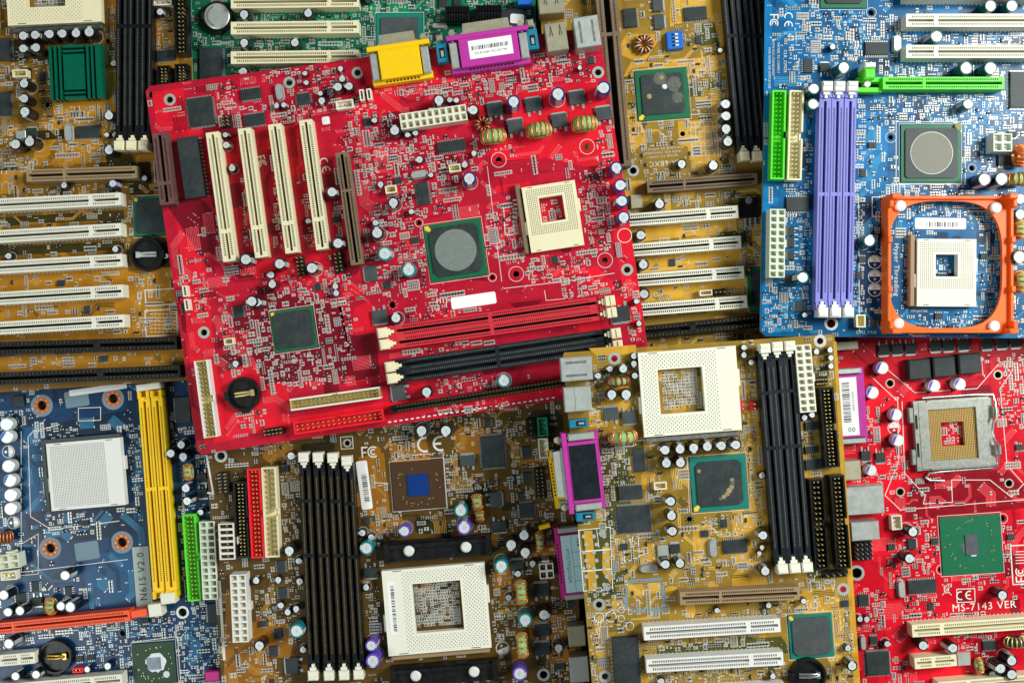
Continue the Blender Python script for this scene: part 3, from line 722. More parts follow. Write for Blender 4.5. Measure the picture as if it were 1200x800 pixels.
# ------------------------------------------------------------------ small surface parts, print and tracks
def smd(x, y, l, w, vert, kind, h=.6):
    a = math.pi/2 if vert else 0; e = l*.26; S_ = B.smd
    dx, dy = (0, 1) if vert else (1, 0)
    S_.box(x, y, .05, h, l-2*e if not vert else w, w if not vert else l-2*e, kind)
    for s_ in (-1, 1):
        S_.box(x+s_*dx*(l/2-e/2), y+s_*dy*(l/2-e/2), .05, h+.04, e if not vert else w*1.02, w*1.02 if not vert else e, 'solder')
def rect_silk(x0, y0, x1, y1, w=.2): B.silk.strip([(x0, y0), (x1, y0), (x1, y1), (x0, y1)], w, .19, 'silk', True)
def group(x, y, r, big=1.):
    """one small group of surface parts with its print, at local mm x, y; returns False when the place is taken"""
    t = r.random(); vert = r.random() < .5
    if t > .80 and t < .90:                      # block of parts in rows and columns, framed
        l, w = (1.7*big, .9*big); n = r.choice((3, 4, 5, 6, 8)); m_ = r.choice((2, 2, 3)); gx, gy = (w+.35, l+.3) if vert else (l+.3, w+.35)
        if not vert: n, m_ = m_, n
        sx, sy = n*gx, m_*gy
        if not B.free(x-sx/2-.25, y-sy/2-.25, x+sx/2+.25, y+sy/2+.25): return False
        kd = r.choice(('smd_dark', 'smd_tan', 'smd_grey'))
        for i in range(n):
            for j in range(m_): smd(x+(i-(n-1)/2)*gx, y+(j-(m_-1)/2)*gy, l, w, vert, kd, .5)
        if r.random() < .5: rect_silk(x-sx/2-.2, y-sy/2-.2, x+sx/2+.2, y+sy/2+.2, .24)
        return True
    if t < .56:                                  # row of alike chip parts
        n = r.choice((1, 1, 2, 2, 3, 4, 4, 6, 8)); l, w = r.choice(((2., 1.2), (1.7, .9), (1.7, .9), (2.4, 1.5)))
        l *= big; w *= big; gap = .55; tot = n*w+(n-1)*gap; sx, sy = (tot, l) if vert else (l, tot)
        if not B.free(x-sx/2-.22, y-sy/2-.22, x+sx/2+.22, y+sy/2+.22): return False
        kd = r.choice(('smd_dark', 'smd_dark', 'smd_tan', 'smd_grey', 'smd_tan')); empty = r.random() < .14
        for i in range(n):
            d = -tot/2+w/2+i*(w+gap); px, py = (x+d, y) if vert else (x, y+d)
            if empty:
                for s_ in (-1, 1): B.pads.box(px+(0 if vert else s_*l*.33), py+(s_*l*.33 if vert else 0), .1, .2, w if vert else l*.34, l*.34 if vert else w, 'solder')
            else: smd(px, py, l, w, vert, kd, .5+.2*(l > 2))
        if r.random() < .7: rect_silk(x-sx/2-.28, y-sy/2-.28, x+sx/2+.28, y+sy/2+.28, .22)
    elif t < .66:                                # three-legged transistor
        if not B.free(x-1.7, y-1.7, x+1.7, y+1.7): return False
        if vert:
            B.smd.box(x, y, .1, 1.1, 2.8, 1.4, 'smd_dark', taper=.12)
            for dx, dy in ((-.9, -1.05), (.9, -1.05), (0, 1.05)): B.smd.box(x+dx, y+dy, .05, .35, .55, .8, 'solder')
        else:
            B.smd.box(x, y, .1, 1.1, 1.4, 2.8, 'smd_dark', taper=.12)
            for dx, dy in ((-1.05, -.9), (-1.05, .9), (1.05, 0)): B.smd.box(x+dx, y+dy, .05, .35, .8, .55, 'solder')
    elif t < .71:                                # eight-legged chip
        sx, sy = (4.9, 6.0) if vert else (6.0, 4.9)
        if not B.free(x-sx/2-.2, y-sy/2-.2, x+sx/2+.2, y+sy/2+.2): return False
        B.smd.box(x, y, .2, 1.6, sx-(0 if vert else 2), sy-(2 if vert else 0), 'chip', taper=.15)
        for i in range(4):
            d = (i-1.5)*1.2
            for s_ in (-1, 1):
                if vert: B.smd.box(x+d, y+s_*(sy/2-.5), .1, .5, .5, 1.0, 'lead')
                else: B.smd.box(x+s_*(sx/2-.5), y+d, .1, .5, 1.0, .5, 'lead')
    elif t < .80:                                # illegible reference print: short dashes
        n = r.choice((2, 3, 4, 5)); wd = .62
        sx, sy = (n*wd, .95) if not vert else (.95, n*wd)
        if not B.free(x-sx/2-.1, y-sy/2-.1, x+sx/2+.1, y+sy/2+.1): return False
        for i in range(n):
            d = (i-(n-1)/2)*wd
            if vert: B.silk.strip([(x-.42, y+d), (x+.42, y+d+r.uniform(-.1, .1))], .34, .19, 'silk')
            else: B.silk.strip([(x+d, y-.42), (x+d+r.uniform(-.1, .1), y+.42)], .34, .19, 'silk')
    else:                                        # vias
        n = r.choice((2, 3, 5)); m_ = r.choice((1, 2)); g = 1.1
        if not B.free(x-n*g/2, y-m_*g/2, x+n*g/2, y+m_*g/2): return False
        for i in range(n):
            for j in range(m_): B.pads.cyl(x+(i-(n-1)/2)*g, y+(j-(m_-1)/2)*g, .1, .16, .34, 'solder', n=7)
    return True
def cluster(x0, y0, x1, y1, dens=1., big=1.):
    """fill a photo-pixel rectangle of the board with groups of small parts"""
    k = B.k(); a = (x1-x0)*(y1-y0)*k*k; n = int(a*.8*dens); r = B.rnd
    for i in range(n):
        p = B.L(r.uniform(x0, x1), r.uniform(y0, y1)); group(round(p[0]/.5)*.5, round(p[1]/.5)*.5, r, big)
def buses(n, lim=None, tone='pour'):
    """bundles of parallel tracks with 45 degree bends wherever there is room"""
    r = B.rnd; nx, ny = B.tocc.shape; got = 0; D8 = [(math.cos(i*math.pi/4), math.sin(i*math.pi/4)) for i in range(8)]
    for _ in range(n*3):
        if got >= n: break
        if lim:
            z = r.choice(lim); p = B.L(r.uniform(z[0], z[2]), r.uniform(z[1], z[3]))
        else: p = (B.x0+r.random()*nx*B.g, B.y0+r.random()*ny*B.g)
        k = r.choice((2, 3, 4, 6, 8, 10)); pitch = r.choice((.75, .9, 1.1)); d = r.randrange(8); pts = [p]
        for s_ in range(r.choice((1, 2, 2, 3))):
            ln = r.uniform(3, 18); pts.append((pts[-1][0]+D8[d][0]*ln, pts[-1][1]+D8[d][1]*ln)); d = (d+r.choice((-1, 1))) % 8
        half = k*pitch/2; cells = set(); ok = True
        for (ax, ay), (bx, by) in zip(pts, pts[1:]):
            L_ = math.hypot(bx-ax, by-ay); st = int(L_/.45)+1
            for i in range(st+1):
                cx, cy = ax+(bx-ax)*i/st, ay+(by-ay)*i/st; nx_, ny_ = -(by-ay)/L_, (bx-ax)/L_; q = -half
                while q <= half+.01:
                    u, v = int((cx+nx_*q-B.x0)/B.g), int((cy+ny_*q-B.y0)/B.g)
                    if not (0 <= u < nx and 0 <= v < ny) or B.tocc[u, v]: ok = False; break
                    cells.add((u, v)); q += .45
                if not ok: break
            if not ok: break
        if not ok: continue
        for u, v in cells: B.tocc[u, v] = 1
        got += 1
        for i in range(k):
            off = (i-(k-1)/2)*pitch; P = [Vector(q) for q in pts]; Q = []
            for j in range(len(P)):
                a_ = P[max(j-1, 0)]; b_ = P[min(j+1, len(P)-1)]
                d0 = (P[j]-a_) if j else (b_-P[j]); d1 = (b_-P[j]) if j < len(P)-1 else (P[j]-a_); d0.normalize(); d1.normalize(); t = (d0+d1).normalized()
                Q.append(P[j]+Vector((-t.y, t.x))*off/max(.5, t.dot(d1)))
            B.trc.strip([(q.x, q.y) for q in Q], pitch*.45, .14, tone+'_'+B.pal)
            for q in (Q[0], Q[-1]):
                if r.random() < .5: B.pads.cyl(q.x, q.y, .15, .19, .36, 'solder', n=7)
def random_pours(n, tones=('pour', 'bare')):
    r = B.rnd; nx, ny = B.occ.shape
    for _ in range(n):
        x, y = B.x0+r.random()*nx*B.g, B.y0+r.random()*ny*B.g; sx, sy = r.uniform(4, 26), r.uniform(4, 20); c = min(sx, sy)*r.uniform(.12, .3)
        if not B.free(x-sx/2-.4, y-sy/2-.4, x+sx/2+.4, y+sy/2+.4, True, B.pocc): continue
        pts = [(x-sx/2+c, y-sy/2), (x+sx/2-c, y-sy/2), (x+sx/2, y-sy/2+c), (x+sx/2, y+sy/2-c), (x+sx/2-c, y+sy/2), (x-sx/2+c, y+sy/2), (x-sx/2, y+sy/2-c), (x-sx/2, y-sy/2+c)]
        B.pour.face([(u, v, .03) for u, v in pts], r.choice(tones)+'_'+B.pal)
def finish(base=400, nbus=260, npour=70):
    """print, tracks and the slab itself"""
    r = B.rnd; nx, ny = B.occ.shape
    for c in getattr(B, 'cuts', []):
        x, fill = c[0]+1.6, (c[2]-c[0]) > 18
        while fill and x < c[2]-1.4:                 # bypass parts packed in columns inside the socket
            y = c[1]+1.4
            while y < c[3]-1.2:
                v = r.random() < .5
                if r.random() < .86 and B.free(x-.5, y-.5, x+.5, y+.5):
                    smd(x, y, 1.7, .85, v, r.choice(('smd_tan', 'smd_dark', 'smd_grey')), .5)
                    if r.random() < .85: rect_silk(x-1.05, y-.85, x+1.05, y+.85, .2)
                y += 2.0
            x += 2.5
        for i in range(300): group(r.uniform(c[0], c[2]), r.uniform(c[1], c[3]), r, .9)
    for pts, tone, z in getattr(B, 'pours', []):
        lp = [[Vector((*q, 0)) for q in pts]]+[[Vector((x+q*math.cos(i*math.pi/8), y+q*math.sin(i*math.pi/8), 0)) for i in range(16)] for x, y, q in B.holes if inside((x, y), pts)]
        fl = [v for l in lp for v in l]
        for t in tessellate_polygon(lp):
            a, b, c = (fl[i] for i in t)
            if (b.x-a.x)*(c.y-a.y)-(b.y-a.y)*(c.x-a.x) < 0: b, c = c, b
            B.pour.face([(a.x, a.y, z), (b.x, b.y, z), (c.x, c.y, z)], tone+'_'+B.pal)
    random_pours(npour*3); buses(nbus, None, 'line'); buses(nbus, None, 'bare')
    for i in range(base*4): group(B.x0+r.random()*nx*B.g, B.y0+r.random()*ny*B.g, r)
    buses(nbus, None, 'line'); buses(nbus, None, 'bare')
    # slab with real holes
    outer = [Vector((x, y, 0)) for x, y in B.poly]
    if sum(outer[i].x*outer[(i+1) % len(outer)].y-outer[(i+1) % len(outer)].x*outer[i].y for i in range(len(outer))) < 0: outer.reverse()
    loops = [outer]+[[Vector((x+q*math.cos(-i*math.pi/8), y+q*math.sin(-i*math.pi/8), 0)) for i in range(16)] for x, y, q in B.holes]
    flat = [v for l in loops for v in l]; m = MB()
    for t in tessellate_polygon(loops):
        a, b, c = (flat[i] for i in t)
        if (b.x-a.x)*(c.y-a.y)-(b.y-a.y)*(c.x-a.x) < 0: b, c = c, b
        m.face([(a.x, a.y, 0), (b.x, b.y, 0), (c.x, c.y, 0)], 'mask_'+B.pal); m.face([(a.x, a.y, -1.6), (c.x, c.y, -1.6), (b.x, b.y, -1.6)], 'mask_'+B.pal)
    for l in loops:
        for i in range(len(l)):
            a, b = l[i], l[(i+1) % len(l)]; m.face([(a.x, a.y, -1.6), (b.x, b.y, -1.6), (b.x, b.y, 0), (a.x, a.y, 0)], 'edge_fr4')
    obj('circuit_board', m.mesh('circuit_board'), B.e)
    for nm, b in (('copper_areas', B.pour), ('tracks', B.trc), ('silkscreen', B.silk), ('solder_pads', B.pads), ('small_components', B.smd)):
        if b.f: o = obj(nm, b.mesh(nm), B.e); o['kind'] = 'stuff'
def board(*a):
    global B
    B = Board(*a); return B

# ================================================================== the surface under the pile
m = MB(); m.box(0, 0, -20, 0, 900, 640, 'table_dark', bottom=True)
tb = bpy.data.objects.new('table_top', m.mesh('table_top')); COL.objects.link(tb); tb['kind'] = 'structure'; tb['label'] = 'dark surface under the pile of motherboards'

# ================================================================== ochre board, upper left (green heat sink)
board('motherboard', 'ochre motherboard with square green heat sink and five white expansion slots', 'ochre', 20., 2.6,
      [(-60, -60), (219, -60), (241, 444), (-60, 463)], 11)
pour([(0, 315), (150, 308), (155, 398), (0, 405)]); pour([(0, 200), (28, 200), (26, 226), (0, 228)])
pour([(40, 165), (120, 160), (125, 190), (40, 195)]); pour([(62, 118), (130, 118), (128, 150), (62, 152)]); pour([(120, 80), (136, 80), (137, 140), (122, 140)])
pour([(0, 418), (216, 408), (218, 428), (0, 437)], 'pour'); pour([(150, 318), (232, 310), (236, 395), (156, 400)])
pour([(150, 190), (176, 190), (180, 228), (152, 228)], 'bare'); pour([(0, 255), (145, 246), (146, 256), (0, 265)], 'bare'); pour([(0, 290), (145, 282), (146, 292), (0, 300)], 'bare')
hole(126, 48, 2.6); hole(55, 123, 3, 6, 'bare_ochre')
socket(62, -22, 110, 100, (52, -20, 46, 56), ('r', .2), 1.27, True, 'cream', 0, 'b', 'chip2')
caps([(27, 42, 6.5), (41, 41, 6.5), (58, 40, 6.5), (73, 39.5, 6.5), (89, 39, 6.5), (104.5, 37.5, 7), (27, 57, 6), (42, 56, 6.5), (28, 98, 6.5), (28, 115.5, 6.5),
      (29, 131, 7), (18, 169, 7), (34.5, 166, 7), (127.5, 135.5, 6.5), (125, 158, 3.6), (134, 158, 3.4), (127.5, 176, 6.5), (187.5, 14, 5), (133, 74.5, 4.2),
      (169, 209, 4), (132, 215, 5.5, 'blue'), (10, 300, 4.5), (135, 292, 4.5), (194, 300, 4), (75, 217, 4.5)])
# heat sink: base plate with crossed fins
def fins():
    b = MB(); k = B.k(9); sx, sy = 61*k, 63*k; f = [0, .05, .095, .14, .185, .225, .27, .67, .715, .76, .805, .845, .89, .93, 1.]
    g = [0, .05, .09, .13, .17, .83, .87, .91, .95, 1.]
    xs = [-sx/2+v*sx for v in f]; ys = [-sy/2+v*sy for v in g]
    H = [[(.4 if (i in (1, 3, 5, 7, 9, 11) or (j in (1, 3, 5, 7) and i == 6)) else 9.) for j in range(len(ys)-1)] for i in range(len(xs)-1)]
    b.hf(xs, ys, H, [['heatgreen']*(len(ys)-1)]*(len(xs)-1), 0); return b
p = B.L(89, 84.5, 9); obj('heat_sink', fins().mesh('heat_sink'), B.e, (p[0], p[1], .6)); B.mark(p[0], p[1], 36, 37)
chip(5, 58, 15, 26, 'r'); chip(3, 122, 18, 27, 'rb'); chip(103, 154.5, 27, 14, 'tb'); crystal(79.5, 155.5, 9, 20); chip(194, 65, 21, 12, 'tb')
mosfet(37, 155, 12, 12, 'd', m='chip'); block('transistor', 24, 158, 12, 10, 2.0, 'metal'); small_conn(23, 86, 17, 9, 3, 'cream')
for i in range(3): slot('sdr', 'black', (142.5+14.6*i+.5, -76), (142+14.2*i, 160), 'contact', None, 'cream', 'b', 4.5)
shroud(210, -40, 212.5, 64, 16, 'black', 2, 20); shroud(191, 77, 191.5, 99, 15, 'black', 2, 5); shroud(212, 75, 212.5, 97, 15, 'black', 2, 5)
small_conn(190, 2, 22, 9, 3, 'ivory')
slot('agp', 'tanslot', (160.5, 201.5), (31, 206), 'pit_black')
for a, b in (((-11, 240.6), (141.5, 233)), ((-11, 277.8), (142, 268.8)), ((-10, 313.8), (143.5, 304.8)), ((-10, 350.2), (144.5, 340.8)), ((-10, 385), (146, 375.8))): slot('pci', 'ivory', a, b, 'pit', 'solder')
bga(180, 253, 47, 46, 'sub_green', .84, 0); battery(172, 298, 20, False, 'metal', 180)
slot('isa', 'black', (-40, 409.2), (207, 401.8)); slot('isa', 'black', (-36, 445), (211, 435))
for y0, y1 in ((340, 358), (364, 394)): sline([(170, y0), (207, y0-2), (208, y1-2), (171, y1)], 1.2, closed=True)
for i in range(6):
    for j in range(7): sline([(176+j*4.6, 368+i*4.2), (179+j*4.6, 367.8+i*4.2)], .8)
for q in ((45, 118, 62, 150), (0, 64, 25, 85), (0, 88, 22, 112), (0, 140, 16, 165), (66, 125, 120, 145), (70, 163, 120, 185), (112, 140, 134, 170), (122, 5, 134, 70), (180, 20, 202, 60),
          (48, 55, 60, 120), (145, 235, 156, 290), (60, 215, 150, 228), (10, 222, 60, 230), (10, 180, 30, 200), (20, 60, 50, 100), (0, 145, 40, 200), (180, 95, 205, 110), (157, 310, 185, 335)): cluster(*q, 1.5)
finish(700, 260, 60)

# ================================================================== green board, top
board('motherboard', 'green motherboard with round coin cell and cream slots behind the red one', 'green', 8., .4,
      [(212, -60), (627, -60), (630, 190), (214, 190)], 23)
battery(254, 19, 18, True, 'metal', 0); chip(247, 74, 27, 36, 'rb')
for y in (2, 32.5, 67): slot('pci', 'cream', (270.5, y+.8), (420.5, y-1), 'pit', 'solder')
caps([(286, 17, 6.2), (286, 50, 6), (285, 84, 6), (361, 15.5, 6), (345.5, 50, 6), (430, -6, 6)])
bga(468, 42, 54, 53, 'sub_teal', .8, 0, mark_c=None, mm='chip2', mouldc=.3)
def rib(m, sx, sy, t):
    for i in range(9):
        for s_ in (-1, 1): m.bbox(-sx/2+sx*(i+.5)/9, s_*sy*.26, t, t+2, sx*.055, sy*.4, 'black', .2)
block('ribbed_connector', 536, 17, 28, 19, 9, 'black', 0, rib); block('ribbed_connector', 573, 15, 31, 18, 9, 'black', 0, rib)
c = chip(600, 22, 30, 22, 'lrtb', 0, 3.5); sticker(606, 24, 16, 11, -4, z=3.7)
block('blue_port', 615, 1, 17, 9, 11, 'blueplastic'); chip(519, 3, 10, 11, 'tb'); chip(536, 2, 9, 10, 'tb')
crystal(515, 30, 17, 6)
for q in ((420, 0, 445, 70), (445, 0, 520, 12), (495, 12, 520, 60), (545, 0, 625, 10), (270, 14, 420, 26), (270, 45, 420, 60), (228, 40, 268, 56), (500, 30, 520, 60), (420, 60, 440, 80), (555, 20, 590, 32)): cluster(*q, 2.2)
finish(900, 260, 60)

# ================================================================== ochre board, top right (blue switch)
board('motherboard', 'ochre motherboard with blue switch block and a scraped dark chip beside the red one', 'amber', 10., 4.7,
      [(629.5, -60), (905, -60), (925, 436), (655, 436)], 37)
pour([(722, 62), (735, 38), (758, 34), (776, 40), (765, 58), (757, 70), (740, 70)]); pour([(735, 5), (782, 0), (782, 40), (735, 40)], 'mask')
pour([(785, 30), (835, 20), (845, 60), (800, 75), (740, 72), (730, 90), (800, 92), (850, 80), (845, 0), (785, 0)], 'pour'); pour([(794, 142), (841, 140), (843, 188), (808, 188), (806, 172), (796, 170)])
pour([(725, 130), (745, 128), (760, 165), (745, 175), (728, 175)]); pour([(742, 262), (862, 252), (864, 270), (745, 284)]); pour([(746, 300), (868, 290), (872, 310), (750, 320)]); pour([(752, 335), (870, 325), (874, 345), (756, 354)])
can('usb_port', 646, 6, 30, 20, 15, 'metaltan', 0, None, 'v')
slot('cpu', 'brownslot', (704.5, -72), (728, 195), 'goldpale')
sline([(716, -5), (722, 70), (728, 150)], .9); sline([(800, 135), (842, 133), (845, 190)], .7)
chip(738.5, 21, 15.5, 22, 'lr', 1.); mosfet(771, 6, 15, 15, 'l'); mosfet(772.5, 25.5, 15, 17, 'l'); chip(815, 16, 27, 15, 'tb'); flat_choke(755, 51, 12)
def sw(m, sx, sy, t):
    for i in range(4):
        y = (i-1.5)*sy*.2; m.box(0, y, t, t+.05, sx*.42, sy*.1, 'pit_black'); m.bbox(sx*.1, y, t, t+.8, sx*.2, sy*.1, 'white', .1)
block('switch_block', 791, 47, 19, 21, 5, 'blueplastic', 0, sw)
bga(776.5, 110, 61, 59, 'sub_green', .8, 0, mark_c='bl', paste=[(14, -10, 9, 'pastedark', .25), (-2, -18, 8, 'pastedark', .2), (17, 6, 7, 'pastedark', .2), (-16, 2, 3.2, 'pasteyellow', .3), (0, -19, 3.5, 'pasteyellow', .3), (3, -8, 3, 'paste', .2)])
for a, b in (((848, -65), (870, 172)), ((863, -65), (885, 172)), ((878, -65), (899.5, 172))): slot('sdr', 'slate', a, b, 'contact', None, 'cream', 'b', 4.6)
caps([(850.5, 122, 6.5), (851, 136, 6.5), (851, 151, 6.5), (853, 166, 6.5), (836, 194, 6.5), (773, 239, 6.5), (751, 275.5, 6.5), (754, 310, 6.5), (755, 344.5, 6.5), (844, 59, 3.6)])
cap(799, 192, 6, 'black', 7)
hole(800, 157, 3, 5, 'pour_amber'); hole(742, 200, 4, 7)
for i in range(8): sline([(809, 144+i*5.6), (841, 142.6+i*5.6)], .6)
for i in range(7): sline([(809+i*5.2, 144), (811+i*5.2, 184)], .6)
text('GA-6BXC', 780, 191, 6, 180); text('TESTED TO COMPLY', 776, 183, 2.6, 180); text('WITH FCC STANDARDS', 776, 178.5, 2.6, 180); text('FOR HOME OR OFFICE USE', 776, 174, 2.6, 180)
slot('agp', 'brownslot', (887.5, 209.5), (758.5, 219), 'pit_black')
for (a, b), (c, d) in (((740, 257.6), (865, 248)), ((744, 293), (868.5, 283.4)), ((750, 328), (872, 318.8)), ((755, 362.6), (875.5, 353.2))):
    t = 149.5/math.hypot(c-a, d-b); slot('pci', 'ivory', (c-(c-a)*t, d-(d-b)*t), (c, d), 'pit', 'solder')
slot('isa', 'black', (660, 399), (905, 374))
def to220(m, sx, sy, t):
    m.bbox(0, sy*.33, t-1.4, t-.4, sx*.95, sy*.4, 'metal', .2); m.cyl(0, sy*.33, t-.4, t+.8, sx*.2, 'nickel', n=14); m.cyl(0, sy*.33, t+.8, t+.82, sx*.08, 'aluline', n=6)
    for s_ in (-1, 0, 1): m.box(s_*sx*.3, -sy*.75, t-2.2, t-1.6, 1.0, sy*.5, 'lead')
block('power_transistor', 878, 243, 20, 24, 5, 'black', 0, to220); block('crystal_can', 746, 236, 14, 16, 4, 'metaltan')
small_conn(827.5, 343, 15, 6.5, 3, 'ivory'); header(844.5, 342, 15, 8, 3, 1, 'black'); bga(895, 338, 36, 52, 'sub_green', .8)
for q in ((722, 92, 742, 112), (728, 128, 745, 190), (735, 170, 770, 195), (748, 145, 762, 160), (762, 60, 782, 78), (798, 70, 850, 105), (812, 85, 850, 102), (810, 120, 835, 132), (722, 8, 732, 40), (775, 5, 800, 35),
          (800, 30, 830, 52), (774, 145, 790, 172), (845, 170, 862, 200), (762, 228, 860, 240), (868, 255, 890, 290), (870, 290, 890, 330), (780, 300, 800, 312), (755, 200, 830, 212), (828, 340, 872, 350)): cluster(*q, 1.6)
finish(600, 300, 40)

# ================================================================== blue board, lower left
board('motherboard', 'dark blue motherboard with two yellow memory slots and an orange slot', 'navy', 4., 4.6,
      [(-60, 420), (300, 395), (320, 870), (-60, 870)], 41)
pour([(40, 500), (150, 480), (160, 520), (40, 520)], 'bare'); pour([(26, 500), (50, 500), (54, 600), (28, 600)], 'pour'); pour([(95, 655), (155, 640), (158, 700), (105, 712)], 'pour'); pour([(30, 600), (155, 590), (158, 625), (32, 640)], 'bare')
for x, y in ((49, 475), (132.5, 467), (59, 642), (143, 635)): hole(x, y, 5.5, 9.5, 'ringorange', silk=None); q = B.L(x, y); B.silk.ring(q[0], q[1], .12, 9.5*B.k(), 13*B.k(), 'ringgrey', 28)
hole(214, 717, 5, 7.5); hole(143, 742, 3.5)
socket(100.5, 555.5, 87, 79, None, ('r', .21), 1.1, False, 'white', .3, 'l', 'chip2', base=(-2.5, -3.5, 3, 2), margin=1.6)
slot('dimm', 'yellow', (168.5, 465), (186, 694), 'pit_black', None, 'cream', ''); slot('dimm', 'yellow', (183.3, 464), (201, 693), 'pit_black', None, 'cream', '')
for x, y, w, h in ((166, 454, 14, 8), (180, 452, 15, 8), (196, 701, 17, 13), (181, 715, 15, 15)): block('latch', x, y, w, h, 12, 'ivory', 3, None, .6)
caps([(7, 497, 7.5), (7.5, 512, 7.5, 'silverblue'), (9.5, 546, 7.5), (11, 563, 7.5, 'silverblue'), (12, 580, 7.5), (12, 596, 7.5)], 'silver', 9)
halfdisc(10, 529, 7.5, 270); halfdisc(16, 612, 7.5, 270)
caps([(212, 521, 5.5), (200, 531, 5.8), (214.5, 535, 5.8), (217.5, 572, 6), (219, 587, 6), (235, 600, 4), (76, 674, 6.5), (4, 697, 6.5), (9, 717, 6), (23, 715.5, 6), (71, 710, 6), (82, 711, 7), (10, 754, 6.5), (18, 792, 5.5), (42, 790, 5.5), (102, 784, 4), (126, 780, 5)])
choke(219, 553, 12, 20, 'core', 5); choke(57.5, 711, 14, 21, 'core', 6); choke(3, 630, 20, 15, 'coredark', 8)
mosfet(236, 560, 12, 13, 'u', m='chip'); mosfet(237, 578, 12, 13, 'u', m='chip'); mosfet(43, 705, 12, 12, 'u', m='chip')
shroud(221, 602.5, 228, 704, 15.5, 'lime', 2, 20); power(242, 611, 246.5, 702, 18, 12, 2, 'natural', 12, 'natural')
chip(24, 700, 12, 11, 'lr'); chip(41, 687, 9, 11, 'lr', 0, 1.5); chip(80, 692, 8, 10, 'lr', 0, 1.5); chip(21, 470, 13, 13, ''); chip(214, 480, 18, 30, 'lr'); chip(249, 718, 12, 22, 'l')
power(-1, 659, 22, 656, 17, 2, 2, 'natural', 11); small_conn(10, 674, 19, 11, 3, 'ivory')
slot('pcie', 'burnt', (152, 720.8), (-7, 736.8), 'pit_black'); block('slot_clip', 163, 718.5, 20, 9, 10, 'burnt', 5)
slot('pcie1', 'ivory', (-2, 774), (41, 770)); slot('pci', 'ivory', (-6, 809.5), (143, 796.5))
battery(64, 770, 20, False, 'gold', 0); small_conn(91, 785, 12, 5.5, 2, 'redplastic')
bga(180.5, 777, 49, 48, 'sub_dark', None, 0, die=(16, 14, 'die'), mark_c=None, paste=[(2, -1, 12, 'paste', .55), (13, 14, 4, 'paste', .3)])
block('sata_connector', 249, 792, 18, 11, 8, 'magenta')
sticker(90, 467, 28, 19, 4, 'ringgrey', z=.1, name='printed_patch'); sticker(102, 645, 28, 21, 4, 'ringgrey', z=.1, name='printed_patch'); sticker(115, 456, 68, 7, 3.5, 'paper')
k = B.k(); st = MB(); st.box(0, 0, .02, .3, 19*k, 70*k, 'papergrey'); text_into(st, 'N61S V2.0', 0, 0, 10.6*k/.9, math.pi/2, .34, 'ink'); q = B.L(167, 675); obj('sticker', st.mesh('sticker'), B.e, (q[0], q[1], 0)); B.mark(q[0], q[1], 10, 36)
sline([(25, 505), (25, 670), (150, 655)], .8); sline([(33, 512), (38, 506), (70, 497)], .9); sline([(33, 512), (36, 605), (60, 620), (140, 610)], .9); sline([(92, 478), (118, 477), (118, 492), (92, 493)], .8, closed=True)
sline([(20, 640), (45, 625), (45, 672), (22, 674)], .7); sline([(155, 752), (208, 745), (212, 800)], .8); sline([(40, 507), (44, 507), (41, 512)], .7, closed=True)
for q in ((40, 500, 90, 520), (48, 520, 56, 590), (55, 603, 110, 625), (0, 480, 30, 500), (15, 455, 45, 490), (140, 500, 165, 600), (195, 500, 240, 510), (195, 480, 220, 520), (200, 590, 220, 720), (215, 520, 245, 600), (0, 600, 25, 655),
          (20, 690, 70, 705), (85, 690, 105, 700), (100, 735, 165, 752), (70, 728, 160, 745), (90, 755, 145, 790), (0, 735, 60, 760), (140, 745, 155, 800), (205, 720, 260, 800), (225, 705, 260, 760), (150, 715, 210, 745)): cluster(*q, 1.5)
finish(60, 460, 50)

# ================================================================== crimson board, lower right
board('motherboard', 'red motherboard with metal framed processor socket and bare silicon green chip', 'crimson', 6., 3.8,
      [(955, 362), (1300, 340), (1300, 870), (975, 870)], 53)
pour([(1033, 600), (1052, 600), (1056, 700), (1070, 800), (1040, 800), (1036, 700)]); pour([(1015, 470), (1040, 450), (1060, 480), (1062, 560), (1040, 590), (1018, 560)])
pour([(1040, 415), (1062, 440), (1100, 460), (1150, 440), (1165, 420), (1062, 420)]); pour([(1068, 560), (1180, 550), (1200, 570), (1200, 595), (1060, 610)], 'bare'); pour([(1060, 728), (1068, 800), (1130, 800), (1120, 745), (1075, 748)], 'pour')
for x, y in ((1043, 449), (1169.5, 439), (1055, 576), (1182.5, 566)): hole(x, y, 4, 5.5, 'metaltan', silk=None)
hole(1175, 607, 3.5, silk=6); hole(1103, 667, 3.5, silk=6); hole(1004, 671, 6, 9)
def st_g(st, sx, sy, th):
    st.box(0, .4, th+.01, th+.14, sx*.74, sy*.48, 'paper'); barcode(st, sx*.06, 1.6, sx*.52, 5, th+.17); text_into(st, '00', -sx*.30, -.8, 4.6, -math.pi/2, th+.17, 'ink'); text_into(st, '20041015560', sx*.06, -3.0, 2.1, 0, th+.17, 'ink')
dsub(995, 476, 92, 46, 'purple', 90, 'printer_port', 13, pins=False, body=.8, sticker=st_g)
can('usb_port', 999, 551, 20, 23, 14, 'metaltan'); can('network_port', 1014, 586, 44, 33, 13, 'metal'); can('usb_port', 1014, 622, 33, 22, 13, 'metal'); can('keyboard_port', 992, 405, 28, 10, 12, 'metaltan')
header(1014, 646, 22, 22, 4, 4, 'black', 'metal')
caps([(1034, 431, 7.5), (1022.5, 460, 7.5), (1050, 486, 7.2), (1052.5, 516, 7.2), (1095, 452, 7.2), (1125, 450, 7.2), (1021, 551, 6.5)], 'grey', 9)
halfdisc(1047.5, 501, 7.5, 0)
caps([(1070, 623, 6.8), (1066, 654, 6.8), (1175, 697, 6.8), (1016, 725, 4), (1008, 725, 4), (1082, 756, 6.8), (1117, 759, 6.8), (1040, 754, 4.5), (1173, 783, 7), (1186, 774, 7), (1186, 790, 7), (1163, 790, 5)])
